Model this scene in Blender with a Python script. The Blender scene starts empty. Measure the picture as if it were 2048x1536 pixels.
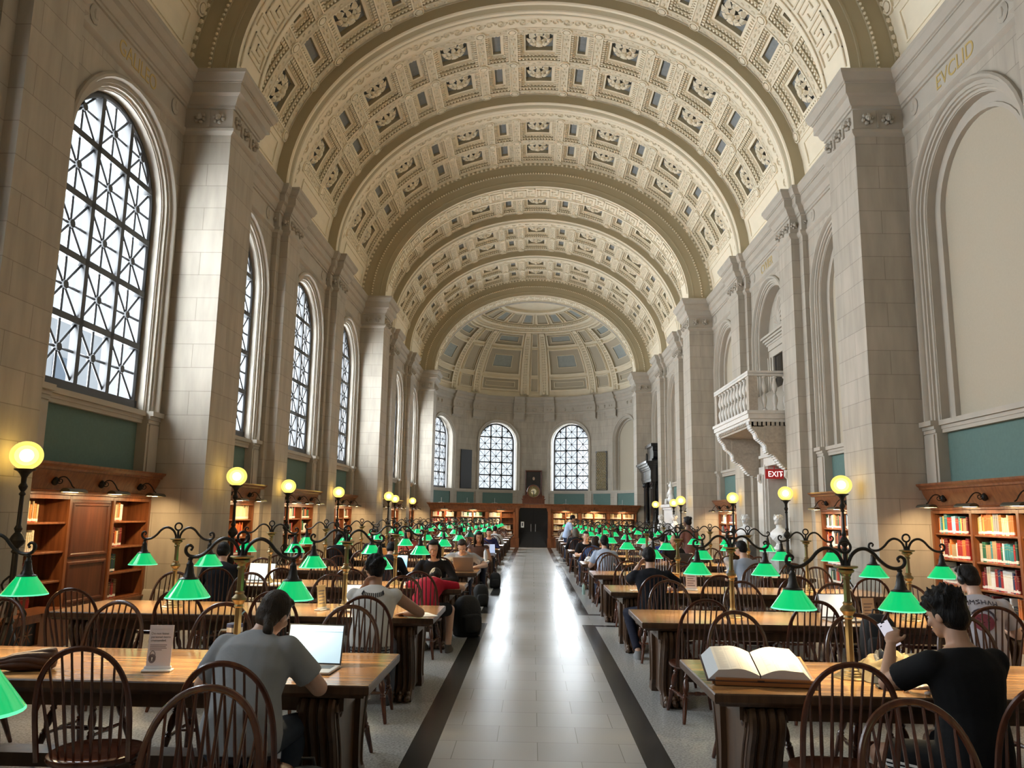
import bpy, bmesh, math, random
from mathutils import Vector, Matrix
random.seed(7)
D = bpy.data
SC = bpy.context.scene
COL = SC.collection
PI = math.pi
sin, cos, sqrt = math.sin, math.cos, math.sqrt

# ---------------------------------------------------------------- camera
CAMP = (-0.0575, 0.0, 1.72)
def make_camera():
    p, y, r = 0.16371, 0.0277, 0.01514
    f = Vector((-sin(y) * cos(p), cos(y) * cos(p), sin(p)))
    rt = Vector((cos(y), sin(y), 0)); up = rt.cross(f)
    r2 = rt * cos(r) + up * sin(r); u2 = -rt * sin(r) + up * cos(r)
    cd = D.cameras.new('camera'); co = D.objects.new('camera', cd); COL.objects.link(co)
    m = Matrix.Identity(4)
    for i in range(3):
        m[i][0] = r2[i]; m[i][1] = u2[i]; m[i][2] = -f[i]; m[i][3] = CAMP[i]
    co.matrix_world = m
    cd.sensor_width = 36; cd.sensor_fit = 'HORIZONTAL'; cd.lens = 1582.84 / 2048 * 36
    cd.clip_start = 0.05; cd.clip_end = 400
    SC.camera = co
make_camera()

# ---------------------------------------------------------------- sky, exposure
SC.view_settings.view_transform = 'Standard'
SC.view_settings.look = 'None'
SC.view_settings.exposure = EXPOSURE = 1.1
SC.view_settings.gamma = 1.0
SC.view_settings.use_curve_mapping = False
SKY = .66
DAYLIGHT = 13.0          # radiance of the daylight entering each window
W = D.worlds.new('overcast_sky'); SC.world = W; W.use_nodes = True
def make_world():
    nt = W.node_tree; nt.nodes.clear()
    o = nt.nodes.new('ShaderNodeOutputWorld'); b = nt.nodes.new('ShaderNodeBackground')
    tc = nt.nodes.new('ShaderNodeTexCoord'); sx = nt.nodes.new('ShaderNodeSeparateXYZ')
    cr = nt.nodes.new('ShaderNodeValToRGB')
    nt.links.new(tc.outputs['Generated'], sx.inputs[0]); nt.links.new(sx.outputs['Z'], cr.inputs[0])
    e = cr.color_ramp.elements
    e[0].position = 0.0; e[0].color = (.72, .78, .84, 1)
    e[1].position = 0.6; e[1].color = (.80, .90, 1.0, 1)
    nt.links.new(cr.outputs[0], b.inputs[0]); b.inputs[1].default_value = SKY
    nt.links.new(b.outputs[0], o.inputs[0])
make_world()
cy = SC.cycles
cy.max_bounces = 7; cy.diffuse_bounces = 5; cy.glossy_bounces = 3; cy.transmission_bounces = 4
cy.transparent_max_bounces = 10; cy.caustics_reflective = False; cy.caustics_refractive = False
cy.sample_clamp_indirect = 8.0

# hall dimensions
YP, B, PW = 13.31, 5.007, 1.5        # first pier, bay length, pilaster width
X1, X0 = 6.475, 5.6                  # wall plane, pier face
ZS = 9.59                            # springing of the vault
AV, BV = 6.50, 5.33                  # vault half axes
AI, BI = 5.6, 4.40                   # great arch half axes
KMIN, KMAX = -3, 6
APY, APR = 47.0, 6.25                # apse centre, radius

def portal(loc, rot, sx, sz):
    l = D.lights.new('window_daylight', 'AREA'); l.shape = 'RECTANGLE'; l.size = sx; l.size_y = sz
    l.energy = DAYLIGHT*PI*sx*sz; l.color = (.93,.97,1.0)
    o = D.objects.new('window_daylight', l); COL.objects.link(o); o.location = loc; o.rotation_euler = rot; o.visible_camera = False
def ykc(k): return YP + B * k - (B - PW) / 2
for _k in range(KMIN, KMAX + 1):
    DAYLIGHT = 13.0 if _k > -1 else 5.0      # windows behind the camera dimmed to darken the foreground and pier fronts
    portal((-X1 - .45, ykc(_k), 5.75), (0, -PI / 2, 0), 4.6, 2.7)
for _a in (-22.5, 22.5, -67.5):
    _p = math.radians(_a)
    DAYLIGHT = 9.0
    portal(((APR + .5) * sin(_p), APY + (APR + .5) * cos(_p), 5.75), (-PI / 2, 0, -_p), 2.2, 4.6)

# ---------------------------------------------------------------- mesh helpers
class MB:
    def __init__(s): s.v = []; s.f = []; s.m = []; s.uv = None
    def add(s, vs, fs, m=0):
        n = len(s.v); s.v.extend(tuple(v) for v in vs)
        for f in fs: s.f.append(tuple(i + n for i in f)); s.m.append(m)
        return s
    def box(s, x0, x1, y0, y1, z0, z1, m=0):
        return s.add([(x0,y0,z0),(x1,y0,z0),(x1,y1,z0),(x0,y1,z0),(x0,y0,z1),(x1,y0,z1),(x1,y1,z1),(x0,y1,z1)],
                     [(0,3,2,1),(4,5,6,7),(0,1,5,4),(1,2,6,5),(2,3,7,6),(3,0,4,7)], m)
    def bbox(s, x0, x1, y0, y1, z0, z1, b=.005, m=0):
        # chamfered box
        vs = []
        for (ax, ix) in ((x0, 1), (x1, -1)):
            for (ay, iy) in ((y0, 1), (y1, -1)):
                for (az, iz) in ((z0, 1), (z1, -1)):
                    vs += [(ax, ay+iy*b, az+iz*b), (ax+ix*b, ay, az+iz*b), (ax+ix*b, ay+iy*b, az)]
        I = lambda i, j, k, c: ((i*2+j)*2+k)*3+c
        fs = []
        for i in (0, 1):
            q = [I(i,0,0,0), I(i,1,0,0), I(i,1,1,0), I(i,0,1,0)]; fs.append(q[::-1] if i == 0 else q)
            q = [I(0,i,0,1), I(1,i,0,1), I(1,i,1,1), I(0,i,1,1)]; fs.append(q if i == 0 else q[::-1])
            q = [I(0,0,i,2), I(1,0,i,2), I(1,1,i,2), I(0,1,i,2)]; fs.append(q[::-1] if i == 0 else q)
        for i in (0, 1):
            for j in (0, 1):
                fs.append([I(i,j,0,0), I(i,j,1,0), I(i,j,1,1), I(i,j,0,1)])
                fs.append([I(i,0,j,0), I(i,1,j,0), I(i,1,j,2), I(i,0,j,2)])
                fs.append([I(0,i,j,1), I(1,i,j,1), I(1,i,j,2), I(0,i,j,2)])
                for k in (0, 1): fs.append([I(i,j,k,0), I(i,j,k,1), I(i,j,k,2)])
        return s.add(vs, fs, m)
    def loft(s, rings, closed=True, cap=False, m=0):
        n = len(rings[0]); vs = [p for r in rings for p in r]; fs = []
        for i in range(len(rings) - 1):
            for j in range(n if closed else n - 1):
                a = i*n + j; b = i*n + (j+1) % n
                fs.append((a, b, b+n, a+n))
        if cap:
            fs.append(tuple(range(n-1, -1, -1))); fs.append(tuple((len(rings)-1)*n + j for j in range(n)))
        return s.add(vs, fs, m)
    def lathe(s, prof, n=16, c=(0,0,0), cap=True, m=0, ax='z', sx=1, sy=1):
        rings = []
        for r, h in prof:
            ring = []
            for j in range(n):
                a = 2*PI*j/n; u, w = r*cos(a)*sx, r*sin(a)*sy
                p = (u, w, h) if ax == 'z' else ((h, u, w) if ax == 'x' else (w, h, u))
                ring.append((c[0]+p[0], c[1]+p[1], c[2]+p[2]))
            rings.append(ring)
        return s.loft(rings, True, cap, m)
    def tube(s, pts, rad, n=8, cap=True, m=0, closed=False):
        pts = [Vector(p) for p in pts]; N = len(pts)
        if not hasattr(rad, '__len__'): rad = [rad] * N
        rings = []; up = None
        for i, p in enumerate(pts):
            if closed: t = (pts[(i+1) % N] - pts[i-1])
            else: t = (pts[min(i+1, N-1)] - pts[max(i-1, 0)])
            t = t.normalized() if t.length > 1e-9 else Vector((0,0,1))
            if up is None:
                up = Vector((0,0,1)) if abs(t.z) < .9 else Vector((1,0,0))
            a = t.cross(up)
            if a.length < 1e-6: a = t.cross(Vector((.3,.8,.2)))
            a.normalize(); b = a.cross(t).normalized(); up = b
            rings.append([p + a*(rad[i]*cos(2*PI*j/n)) + b*(rad[i]*sin(2*PI*j/n)) for j in range(n)])
        if closed: rings.append(rings[0])
        return s.loft(rings, True, cap and not closed, m)
    def ell(s, c, r, n=10, k=6, m=0, rot=None):
        vs = []; fs = []
        for i in range(k+1):
            t = PI*i/k
            for j in range(n):
                a = 2*PI*j/n; p = Vector((r[0]*sin(t)*cos(a), r[1]*sin(t)*sin(a), r[2]*cos(t)))
                if rot is not None: p = rot @ p
                vs.append((c[0]+p.x, c[1]+p.y, c[2]+p.z))
        for i in range(k):
            for j in range(n):
                fs.append((i*n+j, (i+1)*n+j, (i+1)*n+(j+1) % n, i*n+(j+1) % n))
        return s.add(vs, fs, m)
    def prism(s, poly, h0, h1, plane='xy', m=0):
        # poly extruded along the axis missing from plane
        n = len(poly)
        def P(a, b, h): return (a,b,h) if plane == 'xy' else ((a,h,b) if plane == 'xz' else (h,a,b))
        vs = [P(a,b,h0) for a,b in poly] + [P(a,b,h1) for a,b in poly]
        fs = [tuple(range(n-1,-1,-1)), tuple(range(n,2*n))] + [(i,(i+1)%n,(i+1)%n+n,i+n) for i in range(n)]
        return s.add(vs, fs, m)
    def xf(s, M, start=0):
        for i in range(start, len(s.v)): s.v[i] = tuple(M @ Vector(s.v[i]))
        return s
    def mesh(s, name, mats, smooth=.6):
        me = D.meshes.new(name); me.from_pydata(s.v, [], s.f)
        for m in (mats if isinstance(mats, (list, tuple)) else [mats]): me.materials.append(m)
        me.polygons.foreach_set('material_index', s.m)
        if s.uv is not None:
            l = me.uv_layers.new(name='uv'); idx = [0]*len(me.loops); me.loops.foreach_get('vertex_index', idx)
            buf = []
            for i in idx: buf += s.uv[i]
            l.data.foreach_set('uv', buf)
        me.update()
        if smooth:
            me.polygons.foreach_set('use_smooth', [True]*len(me.polygons)); me.set_sharp_from_angle(angle=smooth)
        return me
    def build(s, name, mats, parent=None, smooth=.6, **kw):
        return obj(name, s.mesh(name, mats, smooth), parent, **kw)

def obj(name, me, parent=None, loc=None, rot=None, label=None, cat=None, group=None, kind=None):
    o = D.objects.new(name, me); COL.objects.link(o)
    if parent is not None: o.parent = parent
    if loc is not None: o.location = loc
    if rot is not None: o.rotation_euler = rot if hasattr(rot, '__len__') else (0,0,rot)
    return tag(o, label, cat, group, kind)
def tag(o, label=None, cat=None, group=None, kind=None):
    if label: o['label'] = label
    if cat: o['category'] = cat
    if group: o['group'] = group
    if kind: o['kind'] = kind
    return o
def thing(name, label, cat, loc=(0,0,0), rot=0, group=None):
    return obj(name, None, None, loc, rot, label, cat, group)
def dup(o, parent=None, loc=None, rot=None, label=None, group=None):
    c = o.copy(); COL.objects.link(c); c.parent = parent
    if loc is not None: c.location = loc
    if rot is not None: c.rotation_euler = (0,0,rot)
    if label: c['label'] = label
    if group: c['group'] = group
    for ch in list(o.children): dup(ch, c)
    return c
ORD = ['first','second','third','fourth','fifth','sixth','seventh','eighth','ninth','tenth','eleventh','twelfth','thirteenth','fourteenth']

# ---------------------------------------------------------------- materials
def newmat(name):
    m = D.materials.new(name); m.use_nodes = True; nt = m.node_tree
    return m, nt, nt.nodes['Principled BSDF']
def N(nt, t, **kw):
    n = nt.nodes.new(t)
    for k, v in kw.items(): setattr(n, k, v)
    return n
def mat(name, col, rough=.6, metal=0, spec=.5, emit=None, estr=0, noise=0, nscale=8, bump=0, bscale=30, coat=0, trans=0, stretch=None, sheen=0):
    m, nt, b = newmat(name)
    b.inputs['Base Color'].default_value = (*col, 1); b.inputs['Roughness'].default_value = rough
    b.inputs['Metallic'].default_value = metal; b.inputs['Specular IOR Level'].default_value = spec
    if coat: b.inputs['Coat Weight'].default_value = coat; b.inputs['Coat Roughness'].default_value = .12
    if trans: b.inputs['Transmission Weight'].default_value = trans
    if sheen: b.inputs['Sheen Weight'].default_value = sheen
    if emit: b.inputs['Emission Color'].default_value = (*emit, 1); b.inputs['Emission Strength'].default_value = estr
    if noise or bump:
        tc = N(nt, 'ShaderNodeTexCoord'); mp = N(nt, 'ShaderNodeMapping'); nt.links.new(tc.outputs['Object'], mp.inputs[0])
        if stretch: mp.inputs['Scale'].default_value = stretch
        if noise:
            t = N(nt, 'ShaderNodeTexNoise'); t.inputs['Scale'].default_value = nscale; t.inputs['Detail'].default_value = 4
            nt.links.new(mp.outputs[0], t.inputs['Vector'])
            mx = N(nt, 'ShaderNodeMix', data_type='RGBA')
            mx.inputs[6].default_value = (*[max(0, c*(1-noise)) for c in col], 1); mx.inputs[7].default_value = (*[min(1, c*(1+noise)) for c in col], 1)
            nt.links.new(t.outputs['Fac'], mx.inputs[0]); nt.links.new(mx.outputs[2], b.inputs['Base Color'])
        if bump:
            t2 = N(nt, 'ShaderNodeTexNoise'); t2.inputs['Scale'].default_value = bscale; t2.inputs['Detail'].default_value = 3
            nt.links.new(mp.outputs[0], t2.inputs['Vector'])
            bp = N(nt, 'ShaderNodeBump'); bp.inputs['Strength'].default_value = bump; bp.inputs['Distance'].default_value = .01
            nt.links.new(t2.outputs['Fac'], bp.inputs['Height']); nt.links.new(bp.outputs[0], b.inputs['Normal'])
    return m
def wallcoord(nt):
    # (along the wall, height) from the world position and the face direction
    g = N(nt, 'ShaderNodeNewGeometry'); sp = N(nt, 'ShaderNodeSeparateXYZ'); sn = N(nt, 'ShaderNodeSeparateXYZ')
    nt.links.new(g.outputs['Position'], sp.inputs[0]); nt.links.new(g.outputs['True Normal'], sn.inputs[0])
    ab = N(nt, 'ShaderNodeMath', operation='ABSOLUTE'); gt = N(nt, 'ShaderNodeMath', operation='GREATER_THAN'); gt.inputs[1].default_value = .6
    nt.links.new(sn.outputs['X'], ab.inputs[0]); nt.links.new(ab.outputs[0], gt.inputs[0])
    mx = N(nt, 'ShaderNodeMix', data_type='FLOAT')
    nt.links.new(gt.outputs[0], mx.inputs[0]); nt.links.new(sp.outputs['X'], mx.inputs[2]); nt.links.new(sp.outputs['Y'], mx.inputs[3])
    cb = N(nt, 'ShaderNodeCombineXYZ'); nt.links.new(mx.outputs[0], cb.inputs[0]); nt.links.new(sp.outputs['Z'], cb.inputs[1])
    return cb.outputs[0]
def stone_mat(name, c1, c2, mortar, bw=.92, rh=.415, ms=.006, rough=.75):
    m, nt, b = newmat(name)
    v = wallcoord(nt); br = N(nt, 'ShaderNodeTexBrick')
    br.inputs['Scale'].default_value = 1; br.inputs['Brick Width'].default_value = bw; br.inputs['Row Height'].default_value = rh
    br.inputs['Mortar Size'].default_value = ms; br.inputs['Mortar Smooth'].default_value = .3; br.inputs['Bias'].default_value = 0
    br.inputs['Color1'].default_value = (*c1, 1); br.inputs['Color2'].default_value = (*c2, 1); br.inputs['Mortar'].default_value = (*mortar, 1)
    nt.links.new(v, br.inputs['Vector'])
    t = N(nt, 'ShaderNodeTexNoise'); t.inputs['Scale'].default_value = 2.2; t.inputs['Detail'].default_value = 6
    g = N(nt, 'ShaderNodeNewGeometry'); mp = N(nt, 'ShaderNodeMapping'); mp.inputs['Scale'].default_value = (2.5, 2.5, .5)
    nt.links.new(g.outputs['Position'], mp.inputs[0]); nt.links.new(mp.outputs[0], t.inputs['Vector'])
    rp = N(nt, 'ShaderNodeMapRange'); rp.inputs[1].default_value = .3; rp.inputs[2].default_value = .7; rp.inputs[3].default_value = .86; rp.inputs[4].default_value = 1.08
    nt.links.new(t.outputs['Fac'], rp.inputs[0])
    mx = N(nt, 'ShaderNodeMix', data_type='RGBA', blend_type='MULTIPLY'); mx.inputs[0].default_value = 1
    nt.links.new(br.outputs['Color'], mx.inputs[6]); nt.links.new(rp.outputs[0], mx.inputs[7]); nt.links.new(mx.outputs[2], b.inputs['Base Color'])
    b.inputs['Roughness'].default_value = rough; b.inputs['Specular IOR Level'].default_value = .3
    bp = N(nt, 'ShaderNodeBump'); bp.inputs['Strength'].default_value = .35; bp.inputs['Distance'].default_value = .01
    nt.links.new(br.outputs['Fac'], bp.inputs['Height']); bp.invert = True; nt.links.new(bp.outputs[0], b.inputs['Normal'])
    return m
def wood_mat(name, c1, c2, rough=.35, scale=3.0, along='x', coat=0, spec=.5, plank=0):
    m, nt, b = newmat(name)
    tc = N(nt, 'ShaderNodeTexCoord'); mp = N(nt, 'ShaderNodeMapping')
    mp.inputs['Scale'].default_value = {'x': (.35, 5, 5), 'y': (5, .35, 5), 'z': (5, 5, .35)}[along]
    nt.links.new(tc.outputs['Object'], mp.inputs[0])
    t = N(nt, 'ShaderNodeTexNoise'); t.inputs['Scale'].default_value = scale; t.inputs['Detail'].default_value = 6; t.inputs['Distortion'].default_value = .6
    nt.links.new(mp.outputs[0], t.inputs['Vector'])
    r = N(nt, 'ShaderNodeValToRGB'); e = r.color_ramp.elements
    e[0].position = .32; e[0].color = (*c1, 1); e[1].position = .68; e[1].color = (*c2, 1)
    nt.links.new(t.outputs['Fac'], r.inputs[0]); last = r.outputs[0]
    if plank:
        s = N(nt, 'ShaderNodeSeparateXYZ'); nt.links.new(tc.outputs['Object'], s.inputs[0])
        mu = N(nt, 'ShaderNodeMath', operation='MULTIPLY'); mu.inputs[1].default_value = 1/plank; nt.links.new(s.outputs['Y'], mu.inputs[0])
        fl = N(nt, 'ShaderNodeMath', operation='FLOOR'); nt.links.new(mu.outputs[0], fl.inputs[0])
        wn = N(nt, 'ShaderNodeTexWhiteNoise', noise_dimensions='1D'); nt.links.new(fl.outputs[0], wn.inputs['W'])
        mr = N(nt, 'ShaderNodeMapRange'); mr.inputs[3].default_value = .8; mr.inputs[4].default_value = 1.12; nt.links.new(wn.outputs['Value'], mr.inputs[0])
        mx = N(nt, 'ShaderNodeMix', data_type='RGBA', blend_type='MULTIPLY'); mx.inputs[0].default_value = 1
        nt.links.new(last, mx.inputs[6]); nt.links.new(mr.outputs[0], mx.inputs[7]); last = mx.outputs[2]
    nt.links.new(last, b.inputs['Base Color'])
    b.inputs['Roughness'].default_value = rough; b.inputs['Specular IOR Level'].default_value = spec
    if coat: b.inputs['Coat Weight'].default_value = coat; b.inputs['Coat Roughness'].default_value = .1
    return m
M = {}
M['stone'] = stone_mat('limestone_blocks', (.40,.355,.29), (.445,.395,.325), (.285,.25,.20))
M['stone2'] = mat('carved_limestone', (.43,.385,.32), .75, spec=.3, noise=.12, nscale=3)
M['plaster'] = mat('cream_plaster', (.82,.73,.56), .8, spec=.25, noise=.08, nscale=3)
M['plaster_d'] = mat('plaster_relief', (.73,.64,.48), .85, spec=.2, noise=.15, nscale=14)
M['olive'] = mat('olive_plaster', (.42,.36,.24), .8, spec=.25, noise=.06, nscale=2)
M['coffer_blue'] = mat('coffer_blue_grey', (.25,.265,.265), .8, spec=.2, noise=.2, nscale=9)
M['green_panel'] = mat('green_wall_cloth', (.115,.185,.165), .85, spec=.2, noise=.12, nscale=20)
M['beige'] = mat('beige_wall_panel', (.44,.385,.295), .9, spec=.2, noise=.05, nscale=30)
M['bronze'] = mat('dark_window_bronze', (.035,.035,.036), .45, metal=.2)
M['marble'] = mat('white_marble', (.78,.77,.75), .35, spec=.5, noise=.05, nscale=5)
M['marble_warm'] = mat('weathered_marble', (.62,.58,.52), .55, spec=.4, noise=.14, nscale=6, bump=.2, bscale=25)
M['carved'] = mat('carved_relief_stone', (.42,.36,.29), .8, spec=.3, noise=.3, nscale=14, bump=1.0, bscale=16)
M['black_marble'] = mat('black_marble', (.012,.012,.014), .12, spec=.6, noise=.5, nscale=8)
M['gold'] = mat('gilt_letters', (.52,.38,.14), .5, metal=.3)
M['iron'] = mat('black_iron', (.018,.016,.014), .45, metal=.5)
M['arm'] = mat('dark_bronze_arm', (.035,.033,.03), .38, metal=.6)
M['brass'] = mat('aged_brass', (.27,.205,.105), .4, metal=.85, noise=.15, nscale=9)
M['table'] = wood_mat('oak_table_top', (.25,.115,.04), (.56,.31,.125), .22, 4.5, 'x', coat=.3, plank=.21)
M['table_d'] = wood_mat('dark_oak_with_shade', (.05,.022,.010), (.10,.05,.022), .35, 4, 'z')  # also on tabletop edges; darkened to hold the shade of the table sides
M['chair'] = wood_mat('chair_wood', (.052,.015,.008), (.105,.032,.014), .26, 5, 'z', coat=.3)
M['case'] = wood_mat('bookcase_oak', (.15,.046,.016), (.27,.095,.033), .34, 3.4, 'z', coat=.1)
M['case_d'] = wood_mat('bookcase_panel', (.065,.018,.009), (.115,.035,.014), .34, 3.4, 'z')
M['white'] = mat('white_paper', (.82,.81,.78), .7)
M['black'] = mat('black_plastic', (.012,.012,.013), .4)
M['silver'] = mat('silver_metal', (.6,.6,.62), .3, metal=.9)
def glass_mat(name, tint=(.93,.97,1), f=.06):
    m, nt, b = newmat(name); nt.nodes.remove(b); o = nt.nodes['Material Output']
    t = N(nt, 'ShaderNodeBsdfTransparent'); t.inputs[0].default_value = (*tint, 1)
    g = N(nt, 'ShaderNodeBsdfGlossy'); g.inputs['Roughness'].default_value = .05
    x = N(nt, 'ShaderNodeMixShader'); x.inputs[0].default_value = f
    nt.links.new(t.outputs[0], x.inputs[1]); nt.links.new(g.outputs[0], x.inputs[2]); nt.links.new(x.outputs[0], o.inputs[0])
    return m
M['glass'] = glass_mat('window_glass')
def emat(name, col, s):
    m, nt, b = newmat(name)
    b.inputs['Base Color'].default_value = (*[min(.8, c) for c in col], 1)
    b.inputs['Emission Color'].default_value = (*col, 1); b.inputs['Emission Strength'].default_value = s
    return m
# ================================================================ SETTING
def ell_s(a, b, zc=ZS, n=400):
    # arc-length table of an ellipse from the apex: s -> angle
    tab = [(0.0, PI/2)]; s = 0; px, pz = 0, b
    for i in range(1, n+1):
        t = PI/2 - (PI/2)*i/n; x, z = a*cos(t), b*sin(t)
        s += math.hypot(x-px, z-pz); px, pz = x, z; tab.append((s, t))
    return tab
TABV = ell_s(AV, BV); SMAX = TABV[-1][0]
def s2t(tab, s):
    sg = 1 if s >= 0 else -1; s = abs(s); lo, hi = 0, len(tab)-1
    if s >= tab[-1][0]: return (0 if sg > 0 else PI)
    while hi-lo > 1:
        mid = (lo+hi)//2
        if tab[mid][0] <= s: lo = mid
        else: hi = mid
    f = (s-tab[lo][0])/(tab[hi][0]-tab[lo][0]); t = tab[lo][1]+(tab[hi][1]-tab[lo][1])*f
    return t if sg > 0 else PI - t
def V(s, y, d, a=AV, b=BV, tab=TABV):
    t = s2t(tab, s); nx, nz = cos(t)/a, sin(t)/b; l = math.hypot(nx, nz)
    return (a*cos(t) + d*nx/l, y, ZS + b*sin(t) + d*nz/l)

# ---- floor
def floor_mat():
    m, nt, b = newmat('polished_floor')
    g = N(nt, 'ShaderNodeNewGeometry'); sp = N(nt, 'ShaderNodeSeparateXYZ'); nt.links.new(g.outputs['Position'], sp.inputs[0])
    br = N(nt, 'ShaderNodeTexBrick'); nt.links.new(g.outputs['Position'], br.inputs['Vector'])
    for k, v in (('Scale',1),('Brick Width',.62),('Row Height',.46),('Mortar Size',.003),('Mortar Smooth',.2)): br.inputs[k].default_value = v
    br.inputs['Color1'].default_value = (.46,.45,.43,1); br.inputs['Color2'].default_value = (.42,.41,.39,1); br.inputs['Mortar'].default_value = (.24,.23,.21,1)
    t = N(nt, 'ShaderNodeTexNoise'); t.inputs['Scale'].default_value = 55; t.inputs['Detail'].default_value = 3; nt.links.new(g.outputs['Position'], t.inputs['Vector'])
    r = N(nt, 'ShaderNodeValToRGB'); nt.links.new(t.outputs['Fac'], r.inputs[0]); e = r.color_ramp.elements
    e[0].position = .38; e[0].color = (.30,.30,.29,1); e[1].position = .6; e[1].color = (.48,.48,.465,1)
    def M1(op, a, v=None, c=None):
        n = N(nt, 'ShaderNodeMath', operation=op); nt.links.new(a, n.inputs[0])
        if v is not None: n.inputs[1].default_value = v
        if c is not None: nt.links.new(c, n.inputs[1])
        return n.outputs[0]
    ax = M1('ABSOLUTE', sp.outputs['X'])
    in_aisle = M1('LESS_THAN', ax, .757)
    # frame lines of the dark border, one rectangle per vault section
    ym = M1('MODULO', M1('ADD', sp.outputs['Y'], 3*15.021 - 13.75), 15.021)      # 0 at the cross band
    d0 = M1('MINIMUM', ym, None, M1('SUBTRACT', M1('MULTIPLY', ym, -1), -15.021))  # distance to the band centre
    cross = M1('LESS_THAN', d0, .80)
    line = M1('MULTIPLY', cross, None, M1('GREATER_THAN', d0, .62))
    band = M1('LESS_THAN', d0, .62)
    strip = M1('MULTIPLY', M1('LESS_THAN', ax, .957), None, M1('GREATER_THAN', ax, .757))
    dark = M1('MAXIMUM', M1('MULTIPLY', strip, None, M1('SUBTRACT', M1('MULTIPLY', band, -1), -1)), None, M1('MULTIPLY', line, None, M1('GREATER_THAN', ax, .757)))
    lite = M1('MAXIMUM', in_aisle, None, band)
    m1 = N(nt, 'ShaderNodeMix', data_type='RGBA'); nt.links.new(lite, m1.inputs[0]); nt.links.new(r.outputs[0], m1.inputs[6]); nt.links.new(br.outputs['Color'], m1.inputs[7])
    m2 = N(nt, 'ShaderNodeMix', data_type='RGBA'); nt.links.new(dark, m2.inputs[0]); nt.links.new(m1.outputs[2], m2.inputs[6]); m2.inputs[7].default_value = (.028,.028,.028,1)
    nt.links.new(m2.outputs[2], b.inputs['Base Color'])
    t2 = N(nt, 'ShaderNodeTexNoise'); t2.inputs['Scale'].default_value = .8; nt.links.new(g.outputs['Position'], t2.inputs['Vector'])
    mr = N(nt, 'ShaderNodeMapRange'); mr.inputs[3].default_value = .20; mr.inputs[4].default_value = .30; nt.links.new(t2.outputs['Fac'], mr.inputs[0])
    nt.links.new(mr.outputs[0], b.inputs['Roughness']); b.inputs['Specular IOR Level'].default_value = .4
    return m
fl = MB(); fl.box(-8, 8, -9, 55, -.3, 0); fl.build('floor', floor_mat(), smooth=0, kind='structure')

# ---- arched opening mouldings (y along the wall, x outwards from the wall plane)
SPR, SILL = 6.72, 3.33
def arch_path(rho, z0=SILL, n=20, spr=SPR):
    return [(-rho, z0)] + [(-rho*cos(PI*i/n), spr + rho*sin(PI*i/n)) for i in range(n+1)] + [(rho, z0)]
def sweep_arch(mb, prof, P, z0=SILL, m=0, n=20, spr=SPR):
    # prof: list of (rho, x); P maps (y, x, z) to the world
    mb.loft([[P(y, x, z) for y, z in arch_path(rho, z0, n, spr)] for rho, x in prof], closed=False, m=m)
HC = (B - PW)/2
def spandrel(mb, P, hw=HC, R=1.66, ztop=ZS, z0=2.3, m=0, n=20, spr=SPR):
    mb.add([P(-hw,0,z0),P(-R,0,z0),P(-R,0,spr),P(-hw,0,spr)], [(0,1,2,3)], m); mb.add([P(hw,0,z0),P(R,0,z0),P(R,0,spr),P(hw,0,spr)], [(0,1,2,3)], m)
    pa = [(-R*cos(PI*i/n), spr + R*sin(PI*i/n)) for i in range(n+1)]
    for i in range(n):
        (a, b), (c, d) = pa[i], pa[i+1]
        u, w = -hw + 2*hw*i/n, -hw + 2*hw*(i+1)/n
        mb.add([P(a,0,b),P(c,0,d),P(w,0,ztop),P(u,0,ztop)], [(0,1,2,3)], m)
    mb.add([P(-hw,0,spr),P(-R,0,spr),P(-hw,0,ztop)], [(0,1,2)], m); mb.add([P(hw,0,spr),P(R,0,spr),P(hw,0,ztop)], [(0,1,2)], m)
ARCHV = [(1.66,0),(1.66,-.05),(1.63,-.075),(1.59,-.075),(1.565,-.035),(1.56,.0),(1.50,.0),(1.495,.03),(1.455,.03),(1.45,.07),(1.415,.08),(1.41,.10),(1.395,.10)]
def sill_and_panel(mb, P, mats, hw=HC):
    st, gp = mats
    def bx(y0,y1,x0,x1,z0,z1,m):
        q = [P(y0,x0,z0),P(y1,x0,z0),P(y1,x1,z0),P(y0,x1,z0),P(y0,x0,z1),P(y1,x0,z1),P(y1,x1,z1),P(y0,x1,z1)]
        mb.add(q, [(0,3,2,1),(4,5,6,7),(0,1,5,4),(1,2,6,5),(2,3,7,6),(3,0,4,7)], m)
    for z0, z1, x in ((3.13,3.19,-.02),(3.19,3.25,-.035),(3.25,3.33,-.075)): bx(-hw, hw, x+.10, .5, z0, z1, st)
    for s in (-1, 1):
        a, b = sorted((s*1.36, s*hw)); bx(a, b, -.012, .3, 2.3, 3.13, st)
        a, b = sorted((s*1.42, s*(hw-.02))); bx(a, b, -.035, .02, 2.32, 3.11, st)
        for z0, z1, x in ((3.13,3.19,-.03),(3.19,3.25,-.05),(3.25,3.33,-.10)):
            a, b = sorted((s*1.36, s*hw)); bx(a, b, x, .3, z0, z1, st)
    bx(-1.36, 1.36, .16, .4, 2.28, 3.13, gp)

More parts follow.
